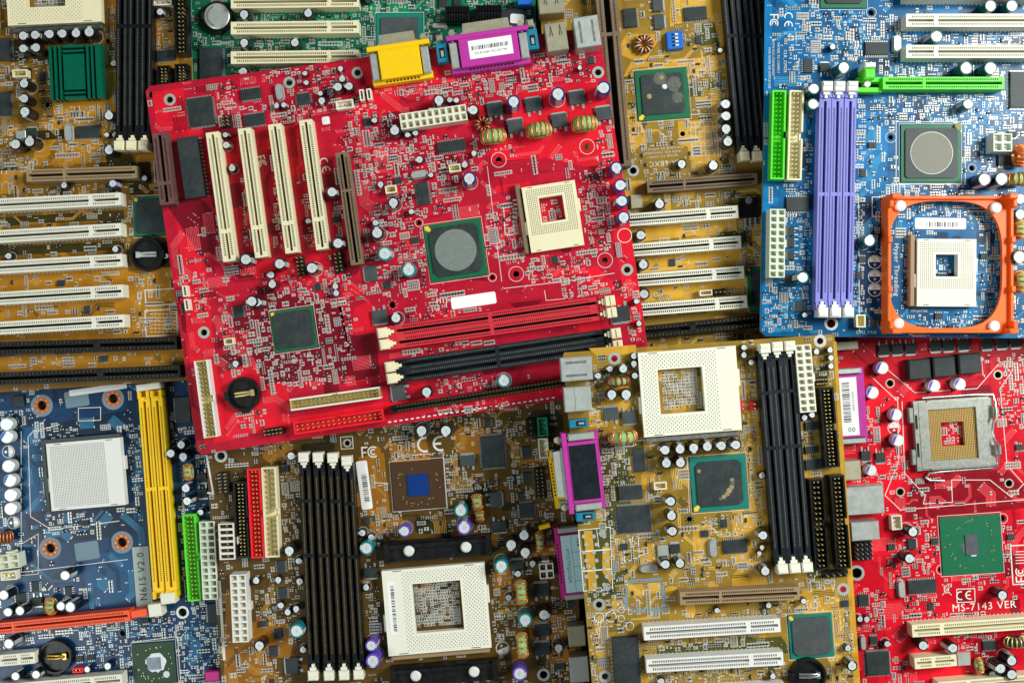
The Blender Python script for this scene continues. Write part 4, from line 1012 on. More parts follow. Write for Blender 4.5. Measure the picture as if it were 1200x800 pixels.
for x, y in ((1078, 432.5), (1107, 429.5), (1137, 426)): block('inductor', x, y, 26, 24, 8, 'chip', 0, None, .8)
for x, y in ((1036, 410), (1052, 409), (1067.5, 408.5), (1097, 405.5), (1112, 405), (1130, 404), (1157.5, 403), (1175, 402), (1191, 401)): mosfet(x, y, 13, 15, 'u', m='chip')
for x, y in ((1032, 536), (1015, 534)): mosfet(x, y, 11, 14, 'u', m='chip')
# land-grid socket: steel load plate, gold contact field, wire lever
k = B.k(6); p = B.L(1119.5, 508, 6); sx, sy = 93*k, 82*k
b = MB(); ox, oy = 58*k/2, 60*k/2; xs = [-sx/2, -sx/2+3.2, -ox-1*k, ox-3*k, sx/2-4.5, sx/2]; ys = [-sy/2, -sy/2+1.2, -oy, oy, sy/2-1.2, sy/2]
b.hf(xs, ys, [[5, 5.6, 5.6, 5.6, 5], [4, 6, 6, 6, 4], [5, 6, None, 6, 5], [5, 6, 6, 6, 5], [3.2, 4.4, 3.0, 4.4, 3.2]], [['steel']*5]*5, .6)
for s_ in (-1, 1): b.bbox(-sx/2-1.5, s_*sy*.3, .5, 5, 3, sy*.22, 'steel', .4); b.bbox(sx/2+1.5, s_*sy*.27, .5, 6.5, 4, sy*.14, 'steel', .5)
b.box(-sx/2+1.2, sy*.2, 5.6, 5.65, 1.6, sy*.2, 'pit_black'); b.box(-sx/2+1.2, -sy*.2, 5.6, 5.65, 1.6, sy*.2, 'pit_black')
o = obj('processor_socket', b.mesh('processor_socket'), B.e, (p[0], p[1], 0), 0); B.mark(p[0], p[1], sx, sy, 0, 3)
b = MB(); n = 30; xs = [-ox-1*k]; ys = [-oy]
for i in range(n): t = -ox+2*ox*(i+.5)/n; xs += [t-.22, t+.3]; u = -oy+2*oy*(i+.5)/n; ys += [u-.22, u+.3]
xs.append(ox-3*k); ys.append(oy); H = []; M = []; xs[-3:] = [min(v, ox-3*k-.3+.1*i) for i, v in enumerate(xs[-3:])]; cxs = (14*k-.5, 14*k)
for i in range(len(xs)-1):
    r1, m1 = [], []
    for j in range(len(ys)-1):
        cx, cy = (xs[i]+xs[i+1])/2+.7, (ys[j]+ys[j+1])/2; h = i % 2 == 1 and j % 2 == 1
        if abs(cx) < 13.5*k and abs(cy) < 14*k: r1.append(None); m1.append('pit')
        else: r1.append(4.5 if h else 3.9); m1.append('fieldgold' if h else 'fieldbase')
    H.append(r1); M.append(m1)
b.hf(xs, ys, H, M, .7); obj('contact_field', b.mesh('contact_field'), o)
b = MB(); b.tube([(-sx*.32+4, -sy/2-7.6, 2.5), (-sx*.34, -sy/2-7.2, 2.5), (-sx*.38, -sy/2-5, 2.5), (-sx*.34, -sy/2-2.2, 2.6), (-sx*.2, -sy/2-1.8, 2.6), (sx*.46, -sy/2-1.5, 2.8), (sx/2+1.2, -sy/2-.6, 3.4), (sx/2+1.4, -sy*.4, 5), (sx/2+1.2, -sy*.2, 7.4), (sx/2-1.6, -sy*.11, 7.6), (sx/2-2.2, 0, 7.6), (sx/2-1.6, sy*.11, 7.6), (sx/2+1.2, sy*.2, 7.4), (sx/2+1.4, sy*.42, 6), (sx/2+.6, sy/2+1.2, 5), (sx*.3, sy/2+1.7, 4.6), (-sx*.38, sy/2+1.7, 4.4)], .95, 'nickel', 8)
b.tube([(-sx*.32+4, -sy/2-7.6, 2.5), (-sx*.32+9, -sy/2-7.9, 2.5)], .95, 'nickel', 8); obj('lever', b.mesh('lever'), o)
B.occ[(abs(B.X-p[0]) < 13*k) & (abs(B.Y-p[1]) < 13*k)] = 0; B.cuts = [(p[0]-13*k, p[1]-13*k, p[0]+13*k, p[1]+13*k)]
bga(1139, 638, 71, 68, 'sub_green', None, 0, die=(15, 24, 'die'), mark_c=None, paste=[(-3, 2, 9, 'pastedark', .12), (2, 9, 5, 'paste', .4)])  # dark paste smear; shadow left of the die is put into its colour
chip(1081, 687, 33, 15, 'tb'); crystal(1057, 690, 8, 20); chip(1012, 703, 12, 13); chip(1029, 777, 27, 27); chip(1024, 750, 9, 9, 'tb', 0, 1.5); mosfet(1069, 637, 12, 12, 'l', m='chip')
small_conn(1051, 612, 12, 17, 3, 'ivory', False); chip(1160, 756, 15, 10, 'tb'); block('crystal_can', 1130, 772, 15, 15, 4, 'metal'); crystal(1012, 753, 6, 16)
slot('pci', 'cream', (1219, 728.5), (1069, 739), 'pit', 'solder'); slot('pcie1', 'cream', (1121, 773), (1072, 777)); slot('pci', 'cream', (1250, 794), (1100, 806))
choke(1150, 781, 9, 20, 'core', 6); choke(1191, 752, 26, 13, 'coredark', 8, 'goldpale')
text('MS-7143 VER', 1153, 710, 8.6, 0); ce_mark(1131, 697, 4.6, 0); sline([(1121, 690), (1142, 689), (1142.5, 704.5), (1121.5, 705.5)], .9, closed=True)
sline([(1184, 639), (1206, 638), (1207, 683), (1187, 684.5)], 1.3, closed=True); fcc_mark(1196, 672, 5.5, 90); 
for i in range(5): sline([(1190, 646+i*3.4), (1203, 645.5+i*3.4)], .8)
sline([(1106, 686), (1112, 686), (1111, 694), (1107, 694)], .8, closed=True); sline([(1104, 684), (1115, 697)], .7); sline([(1115, 684), (1104, 697)], .7)
sline([(1023, 443), (1052, 470), (1053, 540), (1037, 580), (1055, 597), (1200, 585)], .8); sline([(1057, 470), (1060, 554), (1084, 580), (1082, 590), (1116, 588), (1115, 562), (1160, 562), (1185, 582), (1200, 566)], .8)
sline([(1040, 433), (1072, 460), (1145, 455), (1172, 424), (1185, 436), (1172, 455), (1180, 545), (1198, 565)], .8); sline([(1062, 440), (1060, 425), (1150, 418), (1152, 440)], .7)
for q in ((1040, 520, 1060, 560), (1065, 560, 1085, 580), (1170, 420, 1200, 500), (1182, 410, 1200, 470), (1072, 605, 1095, 630), (1075, 630, 1105, 660), (1058, 660, 1100, 678), (1060, 695, 1100, 715), (1010, 690, 1035, 735), (1058, 715, 1075, 730),
          (1085, 718, 1200, 726), (1120, 742, 1160, 770), (1135, 680, 1170, 690), (1175, 615, 1184, 660), (1000, 735, 1030, 760), (1040, 640, 1060, 690), (1130, 785, 1165, 800), (1040, 770, 1065, 800), (1000, 555, 1035, 575), (1150, 742, 1200, 750), (1125, 670, 1165, 685), (1005, 480, 1030, 520)): cluster(*q, 1.6)
finish(90, 300, 40)

# ================================================================== ochre board, bottom centre (shade of the boards above put into its colours)
board('motherboard', 'dark brown motherboard with four black memory slots and blue silicon chip', 'brown', 14., 4.4,
      [(236, 450), (662, 425), (688, 870), (264, 870)], 67)
pour([(420, 535), (450, 530), (457, 600), (425, 605)]); pour([(265, 690), (275, 690), (330, 800), (262, 800)]); pour([(455, 520), (500, 515), (505, 540), (460, 545)], 'pour'); pour([(430, 612), (470, 605), (480, 620), (440, 628)]); pour([(545, 500), (560, 500), (562, 530), (545, 530)])
pour([(578, 660), (598, 655), (600, 690), (580, 700)]); pour([(300, 720), (345, 745), (340, 770), (302, 770)])
hole(259, 534, 4.5, 7.5); hole(637, 790, 4.5, 7.5); hole(407, 519, 3, 5)
header(260, 566, 13, 24, 2, 6, 'black'); shroud(281, 564, 284.5, 653, 16, 'black', 2, 20); shroud(296.8, 549, 302.5, 653.5, 16, 'redplastic', 2, 20); shroud(314.5, 547.5, 319.5, 652.5, 17, 'cream', 2, 17)
power(264.5, 613, 266.5, 655.5, 18, 6, 1, 'ivory', 11, 'pit'); power(278.5, 673, 282, 752, 18.5, 10, 2, 'white')
for a, b in (((357, 545), (367.5, 779)), ((374, 545), (386, 779)), ((391, 545.5), (403.5, 778.5)), ((407.5, 549), (420.5, 778))): slot('sdr', 'black', a, b, 'contactgold', None, 'ivory', 'ab', 3.6)
sticker(427, 568, 13, 57, 3, bars=(1, -3, 6, 34, True))
bga(490, 568, 61, 56, 'sub_brown', None, 0, die=(25, 25, 'dieblue'), mark_c=None)
ce_mark(507, 520, 8, 0); fcc_mark(434, 529.5, 6, 0)
caps([(494, 504.5, 7.5), (522.5, 504.5, 7.5), (341, 534, 5.6), (339, 645, 6.8), (350, 657, 4.4), (326, 679, 4.4), (351, 681, 5), (329, 709, 4.5), (337, 717, 4.5), (347, 713, 4.5), (304, 756, 6.8), (355, 761, 4.5), (300, 680, 5),
      (424.5, 624, 5), (435, 629, 4.5), (429, 688, 4.5), (599, 638, 7.5), (614, 627, 7.2), (615.5, 647, 7.2), (624, 660, 4.5), (637.5, 720, 7.5), (654.5, 759, 6), (607, 672, 4.4), (596, 700, 4.4)])
caps([(347.5, 739, 8.5), (429.5, 642, 8), (540, 598, 8), (587.5, 663, 8.2), (615.5, 726, 8)], 'teal'); caps([(474, 622, 7.2), (435, 756, 7.2), (437, 774, 8.4), (544, 618, 8.4), (609, 789, 8.4)], 'purple')
chip(577.5, 529, 27, 37); mosfet(548, 539.5, 17, 16, 'd'); mosfet(581, 585, 17, 17, 'l'); choke(559, 589, 14, 20, 'core', 5); choke(562, 606, 12, 14, 'core', 5)
mosfet(342, 780, 18, 19, 'r', m='chip'); mosfet(434, 671, 16, 15, 'u', m='chip'); mosfet(585, 617, 17, 16, 'u', m='chip'); chip(326, 742, 10, 11, 'lr'); chip(320, 763, 10, 12, 'lr'); chip(329, 664, 9, 15, 'lr'); chip(331, 695, 10, 13, 'lr')
socket(511.5, 713.5, 121, 100, (513.5, 710.5, 57, 57), ('l', .185), 1.27, True, 'ivory', .5, 'b', 'tanslot')
k = B.k(7); p = B.L(460, 712, 7); st = MB(); st.box(0, 0, 7.06, 7.1, 9*k, 62*k, 'paper'); barcode(st, 1.2*k*0+.8, 0, 2.4, 56*k, 7.14, True); o = obj('sticker', st.mesh('sticker'), B.e, (p[0], p[1], 0), R(.5))
def brkt(x, y, pins, a):
    def ex(m, sx, sy, t):
        m.bbox(0, sy*.3, t, t+3, sx*.96, sy*.22, 'black', .4); m.bbox(-sx*.47, 0, t, t+4, sx*.05, sy, 'black', .4); m.bbox(sx*.47, 0, t, t+4, sx*.05, sy, 'black', .4)
    o = block('cooler_bracket', x, y, 127, 23, 8, 'black', a, ex)
    for px, py in pins:
        q = B.L(px, py, 12); r_ = 6.2*B.k(12); b = MB(); b.cyl(0, 0, 8, 11.2, r_, 'pinwhite', n=24, cap=False); b.cyl(0, 0, 11.2, 12, r_, 'pinwhite', n=24, r1=r_*.7)
        dx, dy = q[0]-o.location.x/S, q[1]-o.location.y/S; c, d = math.cos(R(a)), math.sin(R(a)); obj('push_pin', b.mesh('push_pin'), o, (dx*c+dy*d, -dx*d+dy*c, 0))
brkt(513, 643, ((479, 645.5), (546, 641)), 0); brkt(521, 789, ((487, 792), (555.5, 787)), 0)
header(622, 501, 10, 20, 1, 3, 'black'); small_conn(636, 500, 12, 22, 3, 'glassgreen', False); small_conn(637, 525, 12, 23, 3, 'ivory', False); header(633, 567, 11, 36, 2, 8, 'black')
chip(617, 530, 10, 13, 'lr'); chip(617.5, 560, 9, 12, 'lr'); chip(617, 598, 17, 17)
dsub(668, 560, 72, 44, 'yellow', -86, 'serial_port', 12, pins=True)
choke(633, 635, 12, 26, 'core', 6); choke(611, 694, 15, 31, 'core', 7); choke(612, 756, 15, 32, 'core', 7); mosfet(634, 691, 18, 19, 'd', m='chip'); mosfet(635, 738, 18, 18, 'd', m='chip'); mosfet(635, 760, 18, 18, 'd', m='chip'); mosfet(606, 662, 16, 15, 'd', m='chip')
power(632, 669.5, 649, 668, 18, 2, 2, 'ivory', 11, 'pit'); block('yellow_jumper', 638, 617, 14, 5, 7, 'yellow', 12)
def st_i(st, sx, sy, th):
    st.box(-.3, -.2, th+.01, th+.13, sx*.76, sy*.68, 'papercyan')
    for i in range(1, 4): st.strip([(-sx*.38-.3+sx*.76*i/4+2, -.2-sy*.1), (-sx*.38-.3+sx*.76*i/4+2, sy*.33)], .2, th+.15, 'ink')
    st.strip([(-sx*.38, -sy*.08), (sx*.36, -sy*.08)], .2, th+.16, 'ink'); text_into(st, '60', sx*.32, sy*.13, 3.6, 0, th+.17, 'ink'); text_into(st, 'PTICTFQC/QA', sx*.02, -sy*.21, 3.2, 0, th+.17, 'ink'); barcode(st, -sx*.28, sy*.12, 5, 2.4, th+.17)
dsub(675.5, 660, 88, 44, 'magenta', -88, 'printer_port', 13, pins=True, body=.8, sticker=st_i)
can('usb_port', 676, 745, 20, 24, 14, 'metaltan'); can('network_port', 679, 784, 22, 30, 14, 'metal')
sline([(242, 533), (250, 578), (243, 577)], 2.2, 'silk'); sline([(257, 680), (263, 773)], 3.2); sline([(459, 535), (519, 530), (524, 600)], .7); sline([(437, 565), (455, 566)], .8); halfdisc(589, 759, 8, 200)
sline([(399, 512), (413, 511), (414, 525), (400, 526)], .9, closed=True)
for q in ((322, 545, 350, 640), (320, 655, 350, 735), (300, 690, 345, 735), (305, 770, 335, 800), (455, 505, 520, 535), (520, 520, 545, 600), (525, 560, 570, 580), (418, 600, 470, 625), (445, 600, 470, 632), (560, 560, 600, 570), (555, 610, 600, 640),
          (575, 665, 605, 760), (420, 690, 442, 745), (600, 505, 645, 620), (600, 600, 650, 660), (520, 550, 545, 575), (595, 700, 650, 735), (640, 700, 670, 800), (422, 700, 445, 730), (450, 490, 600, 510), (330, 530, 352, 560), (560, 495, 620, 510)): cluster(*q, 1.7)
finish(800, 200, 50)

# ================================================================== blue board, upper right
board('motherboard', 'bright blue motherboard with an orange cooler frame and violet memory slots', 'blue', 38., 0.,
      [(899, -60), (1300, -60), (1300, 397), (897, 394), (890.5, 388)], 71)
pour([(896, 0), (905, 0), (900, 390), (893, 380)]); pour([(1005, 130), (1040, 130), (1040, 225), (1005, 225)], 'pour'); pour([(1004, 230), (1040, 230), (1040, 380), (1010, 380)], 'bare'); pour([(918, 0), (930, 0), (940, 45), (925, 60)]); pour([(1105, 0), (1120, 0), (1060, 60), (1052, 60)], 'pour')
hole(1021, 15, 3.5, silk=6); hole(1044, 161, 3.2, silk=6.5); hole(974, 379, 5, 8); hole(1139, 197, 3, silk=5)
shroud(913.5, 106, 911, 210, 16.5, 'lime', 2, 20, 'lime'); shroud(934, 106, 931, 211, 17, 'cream', 2, 20, 'cream')
for a, b in (((967.5, 113), (962.5, 356)), ((982, 113), (977.5, 356)), ((997, 113), (992.5, 356))): slot('dimm', 'violet', a, b, 'pit_black', None, 'white', 'ab', 3.4)
power(911.5, 245, 910.5, 325, 18, 10, 2, 'natural', 12, 'natural')
slot('agp', 'lime', (1177, 97.5), (1035, 97.5), 'pit_black')
k = B.k(10); p = B.L(1020, 98, 10); b = MB(); b.bbox(0, 3, 0, 8, 28*k, 3.2, 'lime', .4); b.bbox(0, -3.6, 0, 8, 30*k, 3.2, 'lime', .4); b.bbox(-1.5, 5.6, 0, 14, 13*k, 12*k, 'lime', 1); b.bbox(-1.5, 11, 0, 15, 13*k, 6*k, 'white', .8); b.cyl(-1.5, 0, 2, 9, 2, 'white', n=16); obj('slot_clip', b.mesh('slot_clip'), B.e, (p[0], p[1], 0)); B.mark(p[0], p[1]+3, 16, 20)
for y in (-8, 24, 60.5): slot('pci', 'ivory', (1213, y), (1062, y), 'pit', 'solder')
caps([(1161, 7, 7), (1186, 7, 7), (1098, 43, 7.5), (1132.5, 80, 7.5), (1161, 80, 7.5), (1135, 122, 6.5), (989, 79, 7.5), (954, 104, 7.2), (953, 122, 7.2), (1019, 282, 7.5), (941, 325, 7.5), (1196, 233, 6.5), (1196, 251, 6.5)], 'green')
caps([(976, 55, 4), (1154, 210, 8.2), (1174, 209.5, 8.2), (1195, 301, 8.5), (943, 369, 3.5)])
for y in (307, 324, 339.5): halfdisc(1025, y, 8, 0)
chip(1027.5, 57, 27, 15, 'tb'); crystal(1052, 51, 9, 19); chip(947, 77, 11, 16, 'lr', 0, 1.6); mosfet(967, 79, 12, 13, 'd', m='chip'); chip(935, 239, 27, 16, 'tb')
for y in (271, 284, 299): mosfet(927, y, 10, 11, 'r', m='chip')
chip(937.5, 359, 10, 12, 'lr', 0, 1.6); mosfet(925, 327, 13, 11, 'l', m='chip'); chip(1195, 105, 22, 42, 'lrtb', 0, 2.5, 'chip2')
bga(1091.5, 179.5, 70, 67, 'sub_green', .87, 0, lid=(25, 'lidtan'), mark_c=None, mm='chip2', paste=[(31, -31, 4.5, 'pasteyellow', .8)]); bga(989, -15, 54, 48, 'sub_green', .8, 0)
power(1164.5, 167, 1186, 167, 21, 2, 2, 'natural', 12, 'natural'); chip(1181, 188, 22, 12, 'tb')
choke(1197, 182, 16, 26, 'copper', 9); choke(1192, 210, 26, 16, 'core', 7); choke(1197, 268, 15, 24, 'core', 7); choke(1197, 330, 15, 26, 'core', 7)
small_conn(1009, 376, 11, 15, 3, 'cream', False); small_conn(1185, 350, 10, 8, 2, 'cream')
sticker(1102, 262, 60, 13, -.5, bars=(2, -1, 38, 6))
socket(1109.5, 319.5, 69, 79, (1109.5, 311, 27, 27), ('b', .25), 1.25, False, 'ivory', -.4, 'l', 'tanslot', 7)
# orange cooler frame: plate with a round opening, outer walls, corner posts, four push pins
x0, y0, x1, y1, fz = 1041, 229, 1189, 390, 14.
p = B.L((x0+x1)/2, (y0+y1)/2, fz); k = B.k(fz); sx, sy = (x1-x0)*k, (y1-y0)*k; b = MB(); n = 64; rx, ry = 67.5*k, 75*k; zz0, zz1 = 7., 10.; cdx = (1110.5-(x0+x1)/2)*k
def sq(t):
    c, d = math.cos(t), math.sin(t); q = min((sx/2-1)/max(1e-6, abs(c)), (sy/2-1)/max(1e-6, abs(d))); return (c*q, d*q)
def sel(t):
    c, d = math.cos(t), math.sin(t); return (cdx+rx*math.copysign(abs(c)**.62, c), ry*math.copysign(abs(d)**.62, d))
ts = sorted([2*math.pi*i/n for i in range(n)]+[math.atan2(g*(sy/2-1), f*(sx/2-1)) % (2*math.pi) for f in (-1, 1) for g in (-1, 1)])
for i in range(len(ts)):
    t, u = ts[i], ts[(i+1) % len(ts)]; a_, c_ = sq(t), sq(u); e_, f_ = sel(t), sel(u)
    b.face([(*e_, zz1), (*a_, zz1), (*c_, zz1), (*f_, zz1)], 'orange'); b.face([(*f_, zz0), (*f_, zz1), (*e_, zz1), (*e_, zz0)][::-1], 'orange', True); b.face([(*e_, zz0), (*f_, zz0), (*c_, zz0), (*a_, zz0)], 'orange')
w = 2.2
for s_ in (-1, 1):
    b.bbox(s_*(sx/2-w/2), 0, 0, fz-1, w, sy-.02, 'orange', .5); b.bbox(0, s_*(sy/2-w/2), 2, fz-1.5, sx-2*w-.02, w, 'orange', .5)
    for t_ in (-1, 1):
        b.bbox(s_*(sx/2-3.2), t_*(sy/2-1.2), 0, fz+7, 5.8, 3.4, 'orange', .6); b.bbox(s_*(sx/2-1.0), t_*(sy/2-4.5), 0, fz+4, 2.9, 6.4, 'orange', .6); b.bbox(s_*(sx/2-1.0), t_*(sy*.18), 0, fz+1.2, 3.0, 4, 'orange', .5)
o = obj('cooler_frame', b.mesh('cooler_frame'), B.e, (p[0], p[1], 0))
for x, y in ((1056, 241), (1168, 243), (1053.5, 379), (1166, 382)):
    q = B.L(x, y, 13); b = MB(); r_ = 6.4*B.k(13); b.cyl(0, 0, 10, 12.4, r_, 'pinwhite', n=24, cap=False); b.cyl(0, 0, 12.4, 13, r_, 'pinwhite', n=24, r1=r_*.75); obj('push_pin', b.mesh('push_pin'), o, (q[0]-p[0], q[1]-p[1], 0))
text('Hyper Threading', 1050.5, 316, 5.6, -90); text('Support', 1034, 297, 5.2, -90); text('CPU_FAN', 1015, 389.5, 3.6, 0); text('MPGA478B', 1077, 364.5, 2.6, 0)
ce_mark(924, 25, 4.4, -90); fcc_mark(907, 25, 4.6, -90); text('CLR_CMOS', 920, 72, 3.4, -90); text('ATX_12V', 1157, 168, 3.6, 90)
text('TESTED TO COMPLY', 912, 68, 2.5, -90); text('WITH FCC STANDARDS', 906, 68, 2.5, -90); text('FOR HOME OR OFFICE USE', 901.5, 80, 2.5, -90)
sline([(1050, 143), (1131, 143), (1131, 216), (1050, 216)], .8, closed=True); sline([(1038, 217), (1060, 217), (1060, 228)], .8); sline([(1022, 231), (1036, 231), (1036, 254), (1022, 254)], .8, closed=True); sline([(1007, 388), (1006, 230)], .7); sline([(1134, 42), (1195, 42), (1195, 52), (1134, 52)], .7, closed=True)
for q in ((925, 5, 960, 100), (960, 8, 1020, 75), (1010, 20, 1060, 45), (1030, 65, 1060, 90), (1060, 72, 1180, 90), (1020, 112, 1180, 140), (1045, 112, 1180, 145), (1000, 112, 1012, 220), (1130, 145, 1165, 215), (945, 125, 957, 240), (920, 215, 955, 250),
          (918, 250, 955, 350), (895, 330, 955, 385), (1000, 230, 1012, 360), (1055, 240, 1165, 256), (1055, 268, 1075, 360), (1150, 255, 1180, 375), (1075, 362, 1165, 385), (1170, 130, 1200, 160), (1105, 35, 1200, 52), (1060, 40, 1090, 50), (1045, 215, 1140, 228), (940, 95, 965, 130), (1170, 260, 1192, 380)): cluster(*q, 1.9)
finish(900, 300, 50)

# ================================================================== red board on top, centre
board('motherboard', 'large bright red motherboard with yellow and purple ports lying across the pile', 'red', 33., 8.3,
      [(176, 101), (702, 31), (766, 452), (236, 532), (231, 528), (170.5, 107)], 83)
pour([(178, 108), (215, 103), (218, 150), (205, 165), (190, 150), (184, 150)]); pour([(205, 240), (215, 236), (240, 300), (250, 395), (262, 500), (240, 522), (222, 420)]); pour([(190, 232), (235, 232), (262, 260), (250, 300), (235, 300)], 'bare')
pour([(295, 300), (330, 305), (350, 300), (385, 295), (388, 320), (370, 335), (300, 325), (280, 310)]); pour([(400, 330), (425, 335), (423, 342), (412, 350), (398, 355), (394, 345)]); pour([(250, 440), (335, 410), (340, 500), (250, 520)])
pour([(415, 360), (430, 354), (462, 352), (466, 375), (440, 395), (440, 420), (420, 405), (413, 385)]); pour([(400, 395), (440, 390), (445, 440), (400, 450)], 'bare'); pour([(430, 110), (465, 90), (470, 130), (400, 140)]); pour([(575, 165), (718, 145), (726, 190), (660, 200), (640, 185), (575, 190)])
pour([(708, 200), (728, 195), (756, 385), (745, 400), (728, 330)]); pour([(660, 320), (700, 312), (720, 335), (665, 342)]); pour([(600, 110), (700, 90), (716, 140), (600, 165)]); pour([(565, 194), (640, 186), (690, 196), (700, 204), (640, 199), (570, 212)], 'mask')
pour([(300, 335), (400, 360), (395, 350), (415, 440), (310, 450), (290, 400)], 'bare'); pour([(432, 325), (600, 330), (690, 320), (690, 345), (450, 372), (430, 350)], 'mask'); pour([(420, 75), (530, 60), (535, 85), (430, 100)]); pour([(340, 490), (455, 470), (662, 452), (662, 462), (450, 490), (340, 515)])
for x, y in ((199, 117), (419, 85.5), (701, 85), (735, 316), (239, 389.5), (460, 357), (339, 97)): hole(x, y, 3.8, 7, 'metal')
for x, y in ((688, 172), (584.5, 187.5), (709, 305), (605, 321)): hole(x, y, 3.6, silk=9)
hole(237.5, 523, 4); hole(491, 261, 2.6, silk=5); hole(577, 325, 2.6, silk=5); hole(177, 111, 4)
chip(235, 131, 30, 33); dip(223.5, 196, 24, 72); chip(293.5, 110, 24, 12, 'tb'); chip(298, 140, 25, 13, 'tb'); chip(355.5, 116, 15, 13); chip(430.5, 143, 9, 9, 'tb', 0, 1.5); chip(529, 171, 33, 12, 'tb', 0, 2.5); chip(495.5, 226.5, 14, 27, 'lr'); chip(453.5, 334, 9, 9, 'lr', 0, 1.5); chip(279, 365.5, 11, 14, 'lr', 0, 1.5)
mosfet(434.5, 320.5, 18, 18, 'r'); mosfet(445, 371, 18, 19, 'u'); mosfet(467, 460, 19, 19, 'r'); mosfet(727, 368, 22, 22, 'u', m='chip')
bga(344, 386, 50, 48, 'sub_green', .88, 0, mark_c='tl'); bga(534, 293, 67, 67, 'sub_green', .86, 0, lid=(24.5, 'lid'), mark_c='tl', mouldc=3.5)
for a, b in (((248.5, 155), (269.2, 306)), ((286, 150.5), (306.5, 301.5)), ((321.5, 145.5), (342.2, 296.3)), ((357.8, 140.5), (378.2, 292))): slot('pci', 'cream', a, b)
slot('cnr', 'plum', (186.5, 156), (196, 239.5), 'pit_black'); slot('agp', 'brownslot', (418.5, 310), (400, 178.5), 'pit_black')
for a, b, c in (((459, 388.5), (704, 354), 'coral'), ((461.5, 402), (706, 367.8), 'coral'), ((468, 428), (711, 392), 'slate'), ((470, 441.5), (713, 406), 'slate')): slot('dimm', c, a, b, 'contact' if c != 'coral' else 'pit', None, 'cream', 'ab', 3.4)
slot('thin', 'black', (458, 480), (668, 447)); shroud(235, 422, 247, 512.5, 16, 'white', 2, 17, 'goldpale', floor='goldpale'); shroud(340, 474.5, 445.5, 459.8, 14, 'ivory', 2, 20, 'goldpale', floor='goldpale'); shroud(344, 502, 449.5, 486, 15, 'redplastic', 2, 17)
header(319, 506, 23, 9, 5, 2, 'black'); battery(284.5, 461.5, 20, False, 'goldpale', 0); power(468.8, 143, 547, 131.3, 18.5, 10, 2, 'ivory'); small_conn(403.7, 122.5, 20, 10.5, 3, 'ivory')
for x, y in ((424, 111.5), (432.5, 110.5), (216.5, 341), (218.8, 357)): small_conn(x, y, 5.5, 13, 2, 'ivory', False, 0, 7)
header(351, 311, 10, 23, 2, 5, 'black'); header(396, 307, 11, 24, 2, 5, 'black'); header(263, 141, 10, 13, 2, 3, 'black'); small_conn(458, 222, 13, 9, 3, 'cream'); small_conn(533, 197, 14, 9, 2, 'cream'); small_conn(268, 400, 11, 8, 2, 'cream')
crystal(327, 107.5, 9, 19); crystal(491, 204, 19, 9)
caps([(264, 158, 3.8), (265, 170, 5), (272, 197, 5), (396, 102, 6), (401, 92.5, 4.8), (409, 101, 5.8), (357.5, 86, 3.5), (359, 97, 3.5), (324, 124, 4), (332.5, 123, 4), (375.5, 109.5, 3.5), (377, 118, 5), (514.5, 117.5, 7), (527, 117, 3.8), (535, 117.5, 3.8), (554.5, 129, 7), (439, 141, 4), (462.5, 153, 7),
      (477.5, 158, 4), (487, 156, 4), (555.5, 179.5, 4), (544.5, 193, 4.6), (679.5, 79.5, 3.4), (389, 225, 7), (396, 285, 7.4), (461, 237.5, 7), (446, 216, 4.4), (482, 248, 3.8), (440, 261, 4.4), (442, 273, 7.5), (361, 259, 3.8), (327.5, 309, 7.2), (365.5, 314, 7.6), (317.5, 322, 5), (319, 333, 5.8), (301, 354, 6.5), (393, 335.5, 4.3), (394, 343.5, 4.3),
      (464, 372.5, 7), (288, 304, 7.6), (295, 353, 7.2), (746, 353, 4), (749, 379, 4), (500, 459, 7), (276, 426, 4.6), (491.5, 187, 5), (505, 205, 3.6)])
cap(399, 80.5, 4, 'black', 6)
caps([(602, 119, 7.6), (654, 110, 8.2), (707.5, 103, 8.2), (722.5, 196.5, 7.6), (727, 217, 7.6), (729, 235.5, 7.6), (731, 254.5, 7.6), (550, 209, 8)], 'blue', 17); caps([(451, 297, 8.8), (479, 316, 8.8), (590.5, 446, 8)], 'teal', 12)
for x, y in ((580, 128), (604, 147.5), (625, 122.5), (655.5, 141), (676, 114.5), (707.5, 133)): mosfet(x, y, 19, 19, 'd')
flat_choke(565.5, 145, 10, 'copper', 'coredark', 10); choke(578, 160, 31, 18, 'core', 7, a=-2); choke(631.5, 152.5, 31, 19, 'core', 8, a=-2); choke(685, 145, 31, 19, 'core', 8, a=-2)
dsub(468.5, 72, 74, 44, 'yellow', 0, 'video_port', 13, 'metaltan')
def st_a(st, sx, sy, th):
    st.box(1.2, .6, th+.01, th+.13, sx*.53, sy*.5, 'paper'); barcode(st, 1.2, 1.6, sx*.46, 2.6, th+.17); text_into(st, 'D1A1A6F VC1017W', 1.2, -2.0, 2.2, 0, th+.17, 'ink')
dsub(573, 57, 97, 43, 'purple', 0, 'printer_port', 14, 'metaltan', body=.72, sticker=st_a)
for x, y in ((518, 61), (624, 46)): 
    o = block('serial_port_end', x, y, 13, 24, 9, 'teal', 0, lambda m, sx, sy, t: (m.box(0, -sy*.05, t, t+.06, sx*.5, sy*.5, 'pit_black'), m.bbox(0, -sy*.1, t, t+.6, sx*.25, sy*.3, 'metal', .1)))
for x, y in ((514.5, 45), (621, 27)): block('jack_nut', x, y, 8, 9, 8, 'metaltan', 0, None, 1.)
can('usb_port', 652, 43, 25, 33, 13, 'metaltan', 0, None, 'v'); can('network_port', 688, 37, 29, 36, 17, 'metal', 0, None, 'u')
socket(648, 253.5, 63, 77, (647, 245, 27.5, 29), ('b', .24), 1.2, False, 'cream', .3, 'l', 'brownslot', 7)
sticker(555, 352, 53, 14, 0); sticker(382, 141.5, 9, 9, 0)
